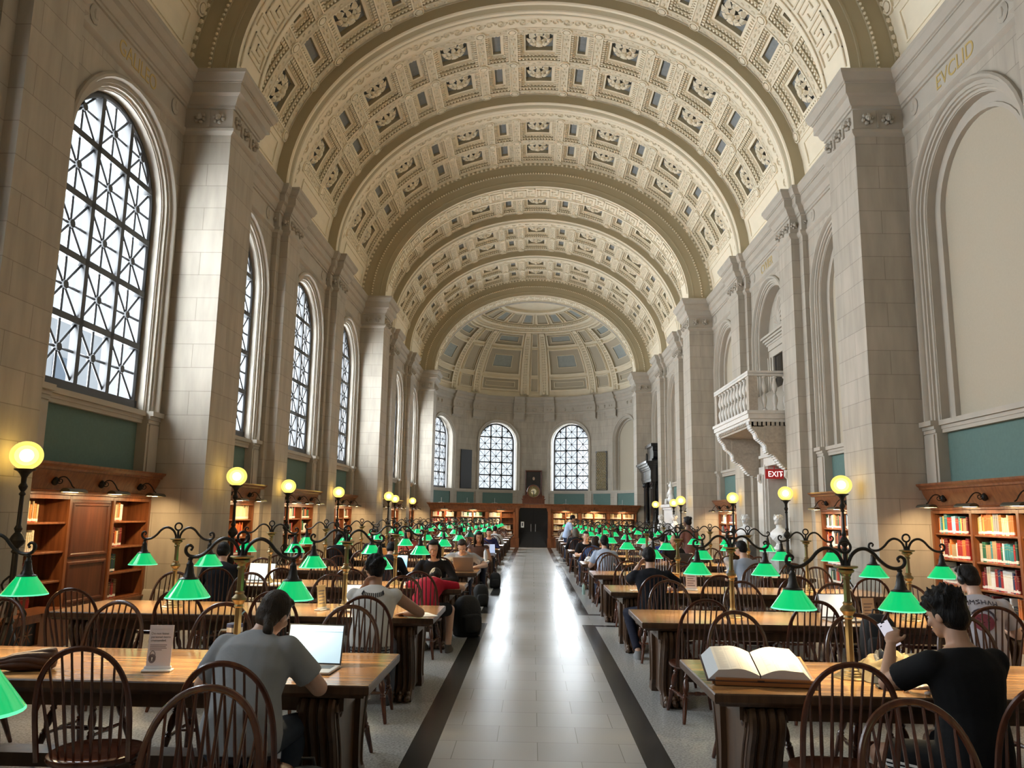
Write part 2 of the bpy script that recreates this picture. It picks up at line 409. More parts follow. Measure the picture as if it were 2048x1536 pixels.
def wallP(sd, yc): return lambda y, x, z: (sd*(X1 + x), yc + y, z)
def entab_profile():
    return [(0,8.44),(.03,8.46),(.065,8.50),(.065,8.555),(.02,8.58),(.02,8.94),(.05,8.95),(.05,9.00),(.075,9.01),(.10,9.06),(.13,9.14),(.19,9.18),
            (.19,9.36),(.21,9.365),(.21,9.39),(.235,9.40),(.265,9.45),(.28,9.50),(.30,9.52),(.30,9.59),(-.35,9.60)]
def sweep_plan(mb, prof, path, inward, m=0):
    # path: plan polyline; inward: function giving the inward normal of each segment; mitred corners
    path = [p for i, p in enumerate(path) if i == 0 or math.hypot(p[0]-path[i-1][0], p[1]-path[i-1][1]) > 1e-6]
    n = len(path); offs = []
    for i in range(n):
        ns = []
        if i > 0: ns.append(inward(path[i-1], path[i]))
        if i < n-1: ns.append(inward(path[i], path[i+1]))
        if len(ns) == 1: offs.append(ns[0])
        else:
            d = ns[0][0]*ns[1][0] + ns[0][1]*ns[1][1]
            k = 1/(1+d) if d > -.99 else 1
            offs.append(((ns[0][0]+ns[1][0])*k, (ns[0][1]+ns[1][1])*k))
    mb.loft([[(p[0]+o[0]*q, p[1]+o[1]*q, z) for p, o in zip(path, offs)] for q, z in prof], closed=False, m=m)
def pil_outline(k):
    y = YP + B*k
    if k % 3 == 0: return [(0,y),(X1-X0,y),(X1-X0,y+1.25),(.13,y+1.25),(.13,y+PW),(0,y+PW)]
    return [(0,y),(.13,y),(.13,y+.25),(.32,y+.25),(.32,y+1.25),(.13,y+1.25),(.13,y+PW),(0,y+PW)]
def wall_path(sd, k0, k1, y0, y1):
    p = [(0, y0)]
    for k in range(k0, k1+1): p += pil_outline(k)
    p.append((0, y1))
    return [(sd*(X1-o), y) for o, y in p]
def inw(sd):
    def f(a, b):
        dx, dy = b[0]-a[0], b[1]-a[1]; l = math.hypot(dx, dy)
        # travelling +y along the left wall, the room is to the right
        return (dy/l, -dx/l) if sd < 0 else (-dy/l, dx/l)
    return f
YA, YB = YP + B*(KMIN-1) + PW, YP + B*KMAX + PW
def blob_flower(mb, P, u, z, r, m=0):
    # lion-head like rosette on a frieze: petals and a boss; P(u, d, z)
    for i in range(6):
        a = 2*PI*i/6 + .3; mb.ell(P(u + r*.62*cos(a), .02, z + r*.62*sin(a)), (r*.3,)*3, 6, 4, m)
    mb.ell(P(u, .05, z + .1*r), (r*.42,)*3, 8, 5, m); mb.ell(P(u, .085, z - .25*r), (r*.26,)*3, 6, 4, m)
def build_wall(sd):
    nm = 'wall_left' if sd < 0 else 'wall_right'
    mb = MB()
    path = wall_path(sd, KMIN-1, KMAX, YA-PW, YB)
    # pilasters and piers
    for k in range(KMIN-1, KMAX+1):
        o = pil_outline(k); pts = [(sd*(X1-a), y) for a, y in o]
        rows = [0, .22, .26, 8.46]
        mb.loft([[(p[0], p[1], z) for p in pts] for z in (0, 8.46)], closed=False)
        # upper part behind the entablature
        mb.loft([[(p[0], p[1], z) for p in pts] for z in (8.44, 9.6)], closed=False)
        # plinth
        sweep_plan(mb, [(0,.42),(.03,.40),(.05,.36),(.05,0)], [(sd*X1, YP+B*k)] + pts[1:-1] + [(sd*X1, YP+B*k+PW)], inw(sd), 1)
    for k in range(KMIN, KMAX+1):
        P = wallP(sd, ykc(k)); mid = (k % 3 == 2)
        spandrel(mb, P, z0=0 if (sd > 0 and mid) else 2.3)
        z0 = SILL
        if sd > 0 and mid and k == 2:
            sweep_arch(mb, ARCHV + [(1.395,.36)], P, 5.2, 1)
            mb.add([P(-1.4,.36,4.3),P(1.4,.36,4.3),P(1.4,.36,8.2),P(-1.4,.36,8.2)], [(0,1,2,3)], 0)
            for a, b, z0, z1 in ((-1.66,-1.30,0,3.25),(.70,1.66,0,3.25),(-1.66,1.66,3.25,5.2)): mb.add([P(a,.02,z0),P(b,.02,z0),P(b,.02,z1),P(a,.02,z1)], [(0,1,2,3)], 1)
        elif sd < 0:
            sweep_arch(mb, ARCHV + [(1.395,.34)], P, SILL, 1)
            sill_and_panel(mb, P, (1, 2))
        else:
            sweep_arch(mb, ARCHV + [(1.395,.24),(1.25,.24),(1.245,.22),(1.18,.22),(1.175,.30)], P, SILL, 1)
            pa = arch_path(1.175, SILL); mb.add([P(y,.30,z) for y, z in pa], [tuple(range(len(pa)))], 3)
            sill_and_panel(mb, P, (1, 2))
        # back of the bookcase niche
        if sd > 0 and k == 2: continue
        mb.add([P(-HC,.42,0),P(HC,.42,0),P(HC,.42,2.4),P(-HC,.42,2.4)], [(0,1,2,3)], 0)
        for s in (-1, 1): mb.add([P(s*HC,.42,0),P(s*HC,0,0),P(s*HC,0,2.4),P(s*HC,.42,2.4)], [(0,1,2,3)], 0)
        mb.add([P(-HC,.42,2.3),P(HC,.42,2.3),P(HC,0,2.3),P(-HC,0,2.3)], [(0,1,2,3)], 0)
    # solid outside
    for k in range(KMIN, KMAX+1):
        pass
    mb.build(nm, [M['stone'], M['stone2'], M['green_panel'], M['beige']], smooth=.5, kind='structure')
    # entablature
    en = MB(); sweep_plan(en, entab_profile(), path, inw(sd))
    for k in range(KMIN-1, KMAX+1):
        y = YP + B*k; big = k % 3 == 0
        if y < 2: continue
        def F(u, d, z, y=y): return (sd*u, y - .02 - d, z)                  # towards the camera
        def A(u, d, z, xf=(X0 if big else X1-.32)): return (sd*(xf - .02 - d), u, z)  # towards the aisle
        if big:
            for u in (5.83, 6.18): blob_flower(en, F, u, 8.76, .13)
            en.box(*sorted((sd*6.0, sd*6.02)), y-.035, y-.02, 8.6, 8.92)
            for q in (.18, .62, 1.06): blob_flower(en, A, y+q, 8.76, .14)
            for q in (.38, .42, .82, .86): en.box(*sorted((sd*(X0-.02), sd*(X0-.05))), y+q, y+q+.025, 8.6, 8.92)
        else:
            for q in (.42, .75, 1.08): blob_flower(en, A, y+q, 8.76, .14)
            blob_flower(en, lambda u, d, z: (sd*u, y+.23-d, z), 6.235, 8.76, .10)
            blob_flower(en, F, 6.41, 8.76, .06)
        for q in (-.45, PW+.45):
            en.ell((sd*(X1-.03), y+q, 8.76), (.03,.13,.15), 8, 5); en.ell((sd*(X1-.05), y+q, 8.76), (.03,.07,.09), 8, 4)
    en.build('trim_1' if sd < 0 else 'trim_2', M['stone2'], smooth=.5, kind='structure')
build_wall(-1); build_wall(1)

# ---- windows
def window_mesh(R=1.30, z0=3.50, zc=SPR, br=.021, mw=.05):
    # y along, x=0 plane of the frame, z; 3 by 5 lights under a round head
    top = zc + R; O = R + .095
    fr = MB(); gb = MB(); P = lambda y, x, z: (x, y, z)
    sweep_arch(fr, [(O,-.02),(R+.03,-.05),(R,-.05),(R-.02,-.02),(R-.02,.08),(O,.08)], P, z0-.14, spr=zc)
    fr.box(-.05,.08,-O,O,z0-.16,z0); fr.box(-.09,.06,-O,O,z0-.19,z0-.12)
    cw = 2*R/3; ch = (top - z0)/5
    def hw(z): return R if z <= zc else sqrt(max(0, R*R-(z-zc)**2))
    for i in (1, 2):
        y = -R + cw*i; gb.box(-.06,.06,y-mw,y+mw,z0,zc+sqrt(R*R-y*y))
    for j in range(1, 5):
        z = z0 + ch*j; w = hw(z); gb.box(-.06,.06,-w,w,z-mw,z+mw)
    def inside(y, z): return z <= zc or (y*y+(z-zc)**2) < R*R
    def bar(a, b):
        # clip a thin bar to the round head
        pts = [(a[0]+(b[0]-a[0])*t/24, a[1]+(b[1]-a[1])*t/24) for t in range(25)]; pts = [p for p in pts if inside(*p)]
        if len(pts) < 2: return
        gb.tube([(0,p[0],p[1]) for p in (pts[0], pts[-1])], br, 4)
    for i in range(3):
        for j in range(5):
            y0, y1 = -R+cw*i, -R+cw*(i+1); a, b = z0+ch*j, z0+ch*(j+1); ym, zm = (y0+y1)/2, (a+b)/2
            bar((y0,a),(y1,b)); bar((y0,b),(y1,a)); bar((ym,a),(ym,b)); bar((y0,zm),(y1,zm))
            if inside(ym, zm): gb.lathe([(.001,-.04),(.065,-.04),(.065,.04),(.001,.04)], 8, (0,ym,zm), ax='x')
    gl = MB(); pa = arch_path(R, z0, spr=zc); gl.add([(0.02,y,z) for y, z in pa], [tuple(range(len(pa)))])
    return fr.mesh('window_frame', M['bronze'], .5), gb.mesh('glazing_bars', M['bronze'], .5), gl.mesh('window_pane', M['glass'], 0)
WIN, WINA = window_mesh(), window_mesh(1.19, 3.47, 6.5, .019, .045)
WN = 0
def place_window(loc, rot, ms=WIN):
    global WN; WN += 1
    w = obj('window_%d' % WN, None, None, loc, rot, kind='structure')
    for n, me in zip(('frame', 'glazing_bars', 'pane'), ms): obj(n, me, w)
for k in range(KMIN, KMAX+1): place_window((-X1-.27, ykc(k), 0), (0,0,PI))

# ---- coffered vault
def flower(mb, s, y, d, r, m=0):
    # rosette hanging from the coffer floor: two rings of petals and a boss
    for ring, (rr, n, dd, pr) in enumerate(((.66, 8, -.09, .30), (.36, 6, -.15, .2))):
        for i in range(n):
            a = 2*PI*i/n + ring*.4; c = (s + r*rr*cos(a), y + r*rr*sin(a)); q = r*pr
            ca, sa = cos(a), sin(a); vs = []
            for u, w, h in ((-1.2,0,.05),(-.2,.8,-.02),(-.2,-.8,-.02),(.6,.95,-.01),(.6,-.95,-.01),(1.15,.4,.06),(1.15,-.4,.06),(.3,0,-.05)):
                vs.append(V(c[0]+q*(u*ca-w*sa), y+(c[1]-y)+q*(u*sa+w*ca), d+dd+h))
            mb.add(vs, [(0,7,1),(0,2,7),(1,7,3),(2,4,7),(3,7,5),(4,6,7),(5,7,6)], m)
    ring = []
    for rr, dd in ((.26,-.12),(.24,-.2),(.14,-.24),(.02,-.25)):
        ring.append([V(s+r*rr*cos(2*PI*j/10), y+r*rr*sin(2*PI*j/10), d+dd) for j in range(10)])
    mb.loft(ring, True, True, m)
def coffer(mb, s0, s1, y0, y1, big):
    D0 = .30 if big else .24
    steps = [(0,0),(0,.05),(.085,.05),(.085,.11),(.15,.12),(.165,.17),(.235,.17),(.235,D0)] if big else [(0,0),(0,.05),(.075,.05),(.075,.10),(.125,.11),(.135,.16),(.20,.16),(.20,D0)]
    ns = 4 if big else 2; ny = 2
    def ring(i, d):
        a, b, c, e = s0+i, s1-i, y0+i, y1-i; pts = []
        for t in range(ns): pts.append((a+(b-a)*t/ns, c))
        for t in range(ny): pts.append((b, c+(e-c)*t/ny))
        for t in range(ns): pts.append((b-(b-a)*t/ns, e))
        for t in range(ny): pts.append((a, e-(e-c)*t/ny))
        return [V(p[0], p[1], d) for p in pts]
    for (i, d), (i2, d2) in zip(steps, steps[1:]):
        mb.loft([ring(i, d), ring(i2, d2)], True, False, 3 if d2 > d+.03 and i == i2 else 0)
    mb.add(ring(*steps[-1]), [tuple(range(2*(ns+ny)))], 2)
    # dentils on the outer step, teeth on the second
    def row(i, d, pitch, w, h, dep):
        a, b, c, e = s0+i, s1-i, y0+i, y1-i
        for (p, q, fx, edge) in (((a, b, True, c)), ((a, b, True, e)), ((c, e, False, a)), ((c, e, False, b))):
            n = max(2, int((q-p)/pitch)); sg = 1 if edge in (c,) and fx or edge in (a,) and not fx else -1
            for t in range(n):
                u = p+(q-p)*(t+.5)/n
                vs = []
                for dd in (d, d-dep):
                    for (du, dw) in ((-w/2, 0), (w/2, 0), (w/2, sg*h), (-w/2, sg*h)):
                        vs.append(V(u+du, edge+dw, dd) if fx else V(edge+dw, u+du, dd))
                mb.add(vs, [(4,5,6,7),(0,1,5,4),(1,2,6,5),(2,3,7,6),(3,0,4,7)], 0)
    if big: row(.008, .05, .095, .05, .07, .042); row(.09, .115, .10, .05, .05, .03)
    else: row(.008, .05, .09, .048, .06, .04); row(.08, .105, .09, .045, .04, .025)
    if big: flower(mb, (s0+s1)/2, (y0+y1)/2, D0, min(s1-s0, y1-y0)*.5-.26, 0)
def patch(mb, s0, s1, y0, y1, d=0, m=0, ns=1):
    for i in range(ns):
        a, b = s0+(s1-s0)*i/ns, s0+(s1-s0)*(i+1)/ns
        mb.add([V(a,y0,d),V(b,y0,d),V(b,y1,d),V(a,y1,d)], [(0,1,2,3)], m)
def lump(mb, s, y, rs, ry, h, m=1):
    vs = [V(s, y, -h)]
    for q, hh in ((.6, -h*.75), (1, .0)):
        vs += [V(s+rs*q*cos(2*PI*j/6), y+ry*q*sin(2*PI*j/6), hh) for j in range(6)]
    fs = [(0, 1+j, 1+(j+1) % 6) for j in range(6)] + [(1+j, 7+j, 7+(j+1) % 6, 1+(j+1) % 6) for j in range(6)]
    mb.add(vs, fs, m)
BIG, SML, DIV = 1.24, .63, .27
def arc_cells():
    cells = []; s = BIG/2; cells.append((-s, s, 'B')); kinds = ['S','B','S','B','S','B']
    for kd in kinds:
        cells.append((s, s+DIV, 'D')); s += DIV
        w = SML if kd == 'S' else BIG; cells.append((s, s+w, kd)); s += w
    cells.append((s, s+DIV, 'D')); s += DIV
    out = list(cells)
    for a, b, kd in cells[1:]: out.append((-b, -a, kd))
    return out, s
def vault_bay():
    mb = MB(); cells, send = arc_cells()
    ya, yr = PW, [(PW+.27, PW+1.60), (PW+1.90, PW+3.24)]; ye = B
    bands = [(ya, yr[0][0]), (yr[0][1], yr[1][0]), (yr[1][1], ye)]
    for a, b, kd in cells:
        if kd == 'D':
            for y0, y1 in yr:
                patch(mb, a, b, y0, y1, 0, 1)
                mb.add([V(a,y0,0),V(a,y0,-.025),V(a+.035,y0,-.025),V(a+.035,y0,0),V(a,y1,0),V(a,y1,-.025),V(a+.035,y1,-.025),V(a+.035,y1,0)], [(0,1,5,4),(1,2,6,5),(2,3,7,6)], 0)
                mb.add([V(b-.035,y0,0),V(b-.035,y0,-.025),V(b,y0,-.025),V(b,y0,0),V(b-.035,y1,0),V(b-.035,y1,-.025),V(b,y1,-.025),V(b,y1,0)], [(0,1,5,4),(1,2,6,5),(2,3,7,6)], 0)
                n = 7
                for i in range(n):
                    yy = y0+.09+(y1-y0-.18)*i/(n-1); c = (a+b)/2
                    if i % 2: lump(mb, c-.045, yy, .045, .075, .03); lump(mb, c+.045, yy, .045, .075, .03)
                    else: lump(mb, c, yy, .035, .08, .04)
        else:
            for y0, y1 in yr: coffer(mb, a, b, y0, y1, kd == 'B')
    for bi, (y0, y1) in enumerate(bands):
        n = 40; patch(mb, -send, send, y0, y1, 0, 1, n)
        for yy in (y0, y1-.03): patch(mb, -send, send, yy, yy+.03, -.02, 0, n)
        m = int(2*send/.16)
        for i in range(m):
            s = -send + 2*send*(i+.5)/m; lump(mb, s, (y0+y1)/2 + (.035 if i % 2 else -.035), .07, .055, .032)
        for a, b, kd in cells:
            if kd == 'D':
                c = (a+b)/2; yy = (y0+y1)/2; rr = min(.17, .15)
                for r0, r1, h in ((rr, rr-.035, .05), (.09, .0, .055)):
                    rings = [[V(c+q*cos(2*PI*j/14), yy+q*sin(2*PI*j/14), -hh) for j in range(14)] for q, hh in ((r0,0),(r0,h),(r1+.001,h),(r1+.001,.0))]
                    mb.loft(rings, True, False, 0)
    for sg in (-1, 1):
        a, b = (send, SMAX+.2) if sg > 0 else (-SMAX-.2, -send)
        patch(mb, a, b, ya, ye, 0, 0, 3)
        # moulded panel at the foot of the vault
        q = .12; lo, hi = (a+q, a+.75) if sg > 0 else (b-.75, b-q)
        ringf = lambda i, d: [V(lo+i,ya+.35+i,d),V(hi-i,ya+.35+i,d),V(hi-i,ye-.35-i,d),V(lo+i,ye-.35-i,d)]
        mb.loft([ringf(0,0),ringf(0,-.03),ringf(.04,-.03),ringf(.04,0)], True, False, 0)
    return mb.mesh('vault_bay', [M['plaster'], M['plaster_d'], M['coffer_blue'], M['olive']], .35)
def arch_strip(mb, a0, b0, y0, a1, b1, y1, m, n=64):
    r = []
    for a, b, y in ((a0,b0,y0),(a1,b1,y1)):
        r.append([(a*cos(PI*i/n), y, ZS+b*sin(PI*i/n)) for i in range(n+1)])
    mb.loft(r, closed=False, m=m)
def rib_mesh():
    # local y from the front of a pilaster to its back; drops are measured below the vault
    mb = MB(); pr = [(0,0,3),(0,.28,3),(.03,.31,0),(.10,.31,0),(.12,.28,3),(.34,.28,3),(.36,.31,0),(.46,.31,0),(.48,.26,0),(.50,.16,3),(.72,.16,3),(.74,.18,0),(.86,.18,0),(.88,.05,0),(.92,.03,0),(1.46,.03,0),(1.5,0,0)]
    for (y, d, m), (y2, d2, m2) in zip(pr, pr[1:]):
        arch_strip(mb, AV-d, BV-d, y, AV-d2, BV-d2, y2, m2 if y == y2 else m2)
    # running scroll on the flat band
    L = 2*SMAX - 1.2; n = int(L/.30)
    for i in range(n):
        s0 = -L/2 + L*(i+.5)/n; sg = 1 if i % 2 else -1; pts = []
        for j in range(11):
            t = j/10; a = t*2.6*PI; r = .155*(1-t*.85)
            pts.append(V(s0 + r*cos(a)*.9 , 1.19 + sg*(r*sin(a)), -.045))
        mb.tube(pts, [.024*(1-.4*j/10) for j in range(11)], 4, m=1)
        lump(mb, s0+.15, 1.19, .05, .05, .07, 1)
    return mb.mesh('vault_rib', [M['plaster'], M['plaster_d'], M['coffer_blue'], M['olive']], .5)
def great_arch_mesh():
    mb = MB(); n = 72
    def st(d0, y0, d1, y1, m):
        # d: 0 at the intrados, 1 at the vault
        f = lambda d: (AI+(AV-AI+.12)*d, BI+(BV-BI+.12)*d)
        arch_strip(mb, *f(d0), y0, *f(d1), y1, m, n)
    face = [(1.0,.05),(.93,.05),(.92,0),(.87,-.03),(.80,-.03),(.79,.0),(.52,.0),(.51,-.02),(.46,-.02),(.45,.0),(.22,0),(.21,-.012),(.17,-.012),(.16,0),(0,0)]
    for (d, y), (d2, y2) in zip(face, face[1:]): st(d, y, d2, y2, 3)
    st(0,0,0,1.25,0); st(0,1.25,1.05,1.25,3); st(1.0,.05,1.0,.3,3)
    # bead and egg mouldings on the face
    for d, pit, r in ((.84, .17, .055), (.485, .10, .032)):
        a, b = AI+(AV-AI+.12)*d, BI+(BV-BI+.12)*d; tab = ell_s(a, b, n=120); L = tab[-1][0]; m = int(L/pit)
        for sg in (-1, 1):
            for i in range(m):
                x, y, z = V(sg*L*(i+.5)/m, -.03, 0, a, b, tab); mb.ell((x, y, z), (r, .03, r), 5, 3, 0)
    # key pattern on the soffit
    tab = ell_s(AI, BI, n=200); L = tab[-1][0]
    def fret(p, q):
        (s, y), (s2, y2) = p, q; w = .018
        a, b = min(s,s2)-w, max(s,s2)+w; c, e = min(y,y2)-w, max(y,y2)+w; k = max(1, int((b-a)/.25))
        rows = []
        for i in range(k+1):
            ss = a+(b-a)*i/k
            rows.append([V(ss,c,0,AI,BI,tab),V(ss,c,-.03,AI,BI,tab),V(ss,e,-.03,AI,BI,tab),V(ss,e,0,AI,BI,tab)])
        mb.loft(rows, closed=False, cap=True, m=1)
    per = .9; nn = int((2*L-.6)/per); u = .115
    pat = [[(0,1),(0,6),(3,6),(3,3),(2,3),(2,4.5)],[(1,1),(1,5),(1.2,5)],[(0,1),(4,1),(4,6),(7,6)],[(5,5),(5,2),(6,2)],[(5,0.2),(7,0.2),(7,4),(6,4)]]
    for i in range(nn):
        s0 = -nn*per/2 + per*i
        for pl in pat:
            for p, q in zip(pl, pl[1:]): fret((s0+p[0]*u, .22+p[1]*u*1.05), (s0+q[0]*u, .22+q[1]*u*1.05))
    for yy in (.13, 1.08):
        for i in range(40): fret((-L+.3+(2*L-.6)*i/40, yy), (-L+.3+(2*L-.6)*(i+1)/40, yy))
    return mb.mesh('great_arch', [M['plaster'], M['plaster_d'], M['coffer_blue'], M['olive']], .5)
VB, VR, GA = vault_bay(), rib_mesh(), great_arch_mesh()
for k in range(KMIN-1, KMAX):
    obj('ceiling', VB, loc=(0, YP+B*k, 0), kind='structure')
for k in range(KMIN-1, KMAX+1):
    obj('trim_%d' % (k+8), GA if k % 3 == 0 else VR, loc=(0, YP+B*k, 0), kind='structure')
# thin backing shell over the vault (keeps the sky out)
sh = MB(); arch_strip(sh, AV+.5, BV+.5, YA-2, AV+.5, BV+.5, YB+.3, 0)
for sd in (-1, 1):
    sh.add([(sd*7.0,YA-2,9.4),(sd*7.0,YB+.3,9.4),(sd*6.2,YB+.3,9.62),(sd*6.2,YA-2,9.62)], [(0,1,2,3)])
    sh.add([(sd*7.0,YA-2,8.4),(sd*7.0,YB+.3,8.4),(sd*7.0,YB+.3,9.8),(sd*7.0,YA-2,9.8)], [(0,1,2,3)])
sh.build('ceiling', M['plaster'], kind='structure')
# wall behind the camera
wb = MB(); wb.box(-7, 7, YA-PW-.3, YA-PW, 0, 15.6); wb.build('wall_front', M['stone'], smooth=0, kind='structure')

# ---- apse
def build_apse():
    wl = MB(); R = APR
    def Q(phi, r, z): return (r*sin(phi), APY + r*cos(phi), z)
    # short barrel between the last great arch and the apse
    y0 = YP + B*6 + 1.25
    for a, b, ya, yb, m in ((5.95,4.72,y0,y0+.5,3),(5.95,4.72,y0+.5,y0+.5,3)): arch_strip(wl, a, b, ya, a, b, yb, m)
    arch_strip(wl, 5.95, 4.72, y0+.45, 5.72, 4.5, y0+.45, 3); arch_strip(wl, 5.72, 4.5, y0+.45, 5.72, 4.5, y0+.75, 0)
    arch_strip(wl, 5.72, 4.5, y0+.75, 6.3, 5.05, y0+.75, 0); arch_strip(wl, 6.3, 5.05, y0+.75, 6.3, 5.05, APY, 0)
    for sd in (-1, 1):
        wl.add([(sd*6.25,y0,0),(sd*6.25,APY,0),(sd*6.25,APY,9.7),(sd*6.25,y0,9.7)], [(0,1,2,3)], 0)
    # curved wall: four arched bays
    hb = PI/8; hwid = hb*R; ARr = 1.55; spr = 6.5
    for bi, az in enumerate((-67.5,-22.5,22.5,67.5)):
        p0 = math.radians(az); P = lambda y, x, z, p0=p0: Q(p0 + y/R, R + x, z)
        spandrel(wl, P, hwid, ARr, ZS, 3.33, 0, 20, spr)
        wl.loft([[P(-hwid+2*hwid*i/12, 0, z) for i in range(13)] for z in (0, 3.33)], closed=False, m=0)
        pr = [(ARr,0),(ARr,-.05),(ARr-.04,-.07),(ARr-.10,-.05),(ARr-.12,0),(ARr-.18,0),(ARr-.19,.04),(ARr-.24,.05),(ARr-.25,.08)]
        if bi < 3:
            sweep_arch(wl, pr+[(ARr-.25,.5)], P, 3.33, 1, 20, spr)
        else:
            sweep_arch(wl, pr+[(ARr-.25,.25),(ARr-.36,.25),(ARr-.37,.3)], P, 3.33, 1, 20, spr)
            pa = arch_path(ARr-.37, 3.33, 20, spr); wl.add([P(y,.3,z) for y, z in pa], [tuple(range(len(pa)))], 2)
    # sill string, piers of the dado and green panels
    def bandc(z0, z1, d, m, a0=-PI/2, a1=PI/2, n=32):
        wl.loft([[Q(a0+(a1-a0)*i/n, r, z) for i in range(n+1)] for r, z in ((R,z0),(R-d,z0),(R-d,z1),(R,z1))], closed=False, m=m)
    bandc(3.22, 3.33, .07, 1); bandc(3.14, 3.22, .04, 1)
    for az in (-67.5,-45,-22.5,22.5,45,67.5):
        w = .115 if abs(az) == 45 else .17
        p = math.radians(az); bandc(2.35, 3.14, .012, 4, p-w, p+w, 6)
    for az in (-82,-56.5,-36,-8,8,36,56.5,82):
        p = math.radians(az); bandc(2.3, 3.3, .05, 1, p-.025, p+.025, 2)
    # entablature with breaks above the paired ribs
    for a0, a1, ex in [(-90,-63,0),(-63,-51,.14),(-51,-39,0),(-39,-6.5-4,0),(-10.5,10.5,.14),(10.5,39,0),(39,51,.14),(51,63,0),(63,90,0)] if 0 else []:
        pass
    brk = [(-58,-49),(-41,-32),(-13,-6),(6,13),(32,41),(49,58)]
    edges = sorted({-90.0, 90.0} | {float(e) for b in brk for e in b})
    for a0, a1 in zip(edges, edges[1:]):
        ex = .13 if any(b[0] <= a0 and a1 <= b[1] for b in brk) else 0
        n = max(2, int((a1-a0)/4)); p0, p1 = math.radians(a0), math.radians(a1)
        wl.loft([[Q(p0+(p1-p0)*i/n, R-o-ex, z) for i in range(n+1)] for o, z in entab_profile()], closed=False, cap=False, m=1)
        for p in (p0, p1):
            if ex: wl.add([Q(p, R-o-ex, z) for o, z in entab_profile()] + [Q(p, R+.1, 9.6), Q(p, R+.1, 8.44)], [tuple(range(len(entab_profile())+2))], 1)
        if ex:
            pm = (p0+p1)/2
            for q in (-.02, .02): wl.lathe([(.04,-.05),(.04,.05)], 6, Q(pm+q, R-.16, 8.76), m=1)
            for s in (p0+.01, p1-.01): wl.lathe([(.03,8.05),(.05,8.44)], 4, Q(s, R-.1, 0), m=1)
            wl.loft([[Q(p0+(p1-p0)*i/2, R-e, z) for i in range(3)] for e, z in ((0,7.95),(.13,8.1),(.13,8.46))], closed=False, m=1)
    for az in (-72,-45,-22,-3,3,22,45,72):
        p = math.radians(az)
        for q in (-.045, .045): wl.ell(Q(p+q, R-.03, 8.76), (.09,.05,.11), 8, 5, 1)
    wl.build('wall_back', [M['stone'], M['stone2'], M['beige'], M['olive'], M['green_panel']], smooth=.5, kind='structure')
    # half dome
    dm = MB(); bz = 5.15
    def E(phi, t, d=0):
        r = R*cos(t); return ((r+d*cos(t))*sin(phi), APY+(r+d*cos(t))*cos(phi), ZS+(bz+d)*sin(t))
    n, k = 48, 20
    dm.loft([[E(-PI/2+PI*i/n, (PI/2)*j/k, .09) for i in range(n+1)] for j in range(k+1)], closed=False, m=0)
    def panel(p0, p1, t0, t1, steps, fm):
        nn = 4
        def ring(q, d):
            a, b = p0+q/(R*max(.2, cos((t0+t1)/2))), p1-q/(R*max(.2, cos((t0+t1)/2))); c, e = t0+q/R, t1-q/R
            pts = [(a+(b-a)*i/nn, c) for i in range(nn)] + [(b, c+(e-c)*i/nn) for i in range(nn)] + [(b-(b-a)*i/nn, e) for i in range(nn)] + [(a, e-(e-c)*i/nn) for i in range(nn)]
            return [E(x, y, d) for x, y in pts]
        for (q, d, m), (q2, d2, m2) in zip(steps, steps[1:]): dm.loft([ring(q, d), ring(q2, d2)], True, False, m2)
        dm.add(ring(steps[-1][0], steps[-1][1]), [tuple(range(4*nn))], fm)
    D_ = math.radians
    wide = [(0,.09,0),(0,-.02,0),(.05,-.02,0),(.05,-.09,0),(.12,-.09,0),(.12,.03,3),(.20,.05,4),(.32,.05,4),(.33,.0,0),(.37,.0,0),(.37,.07,3)]
    wide2 = wide[:7] + [(.60,.06,4),(.61,.02,0),(.645,.02,0),(.645,.07,3)]
    nar = [(0,.09,0),(0,-.02,0),(.04,-.02,0),(.04,-.07,0),(.09,-.07,0),(.09,.03,3),(.14,.04,4),(.15,.02,0),(.18,.02,0),(.18,.06,3)]
    tin = [(0,.09,0),(0,-.04,0),(.04,-.04,0),(.04,.03,3)]
    rows = [(4.5, 14.5), (16.5, 37), (39, 50)]
    for ri, (t0, t1) in enumerate(rows):
        for c in (-72, -22.5, 22.5, 72): panel(D_(c-13), D_(c+13), D_(t0), D_(t1), wide2 if ri == 1 else wide, 5 if ri else 4)
        for c in (-47, 47): panel(D_(c-5.5), D_(c+5.5), D_(t0), D_(t1), nar, 4)
        panel(D_(-2.4), D_(2.4), D_(t0), D_(t1), tin, 4)
    # ribs in relief
    for c in (-57,-38.5,-6.2,6.2,38.5,57):
        w = D_(2.6)
        L = 26
        dm.loft([[E(D_(c)+x*w, D_(2+48*j/L), dd) for x, dd in ((-1,.09),(-1,-.07),(-.62,-.07),(-.6,-.03),(.6,-.03),(.62,-.07),(1,-.07),(1,.09))] for j in range(L+1)], closed=False, m=0)
        for j in range(22):
            t = D_(4+44*(j+.5)/22)
            for q in (-.25, .25): dm.ell(E(D_(c)+q*w, t, -.04), (.06,.06,.08), 5, 3, 1)
        dm.ell(E(D_(c), D_(3.2), -.05), (.12,.12,.12), 8, 5, 1)
    # wreath ring, then the crown of the dome
    for ta, tb, d0, m in ((51,52.2,-.10,0),(52.2,55.4,-.04,1),(55.4,56.6,-.13,0),(56.6,57.6,-.06,1)):
        dm.loft([[E(-PI/2+PI*i/n, D_(t), d) for i in range(n+1)] for t, d in ((ta,.09),(ta,d0),(tb,d0),(tb,.09))], closed=False, m=m)
    for i in range(90):
        p = -PI/2+PI*(i+.5)/90; dm.ell(E(p, D_(53.8), -.05), (.07,.07,.09), 5, 3, 0); 
    for i in range(70):
        p = -PI/2+PI*(i+.5)/70; dm.ell(E(p, D_(57.1), -.09), (.05,.05,.05), 4, 3, 0)
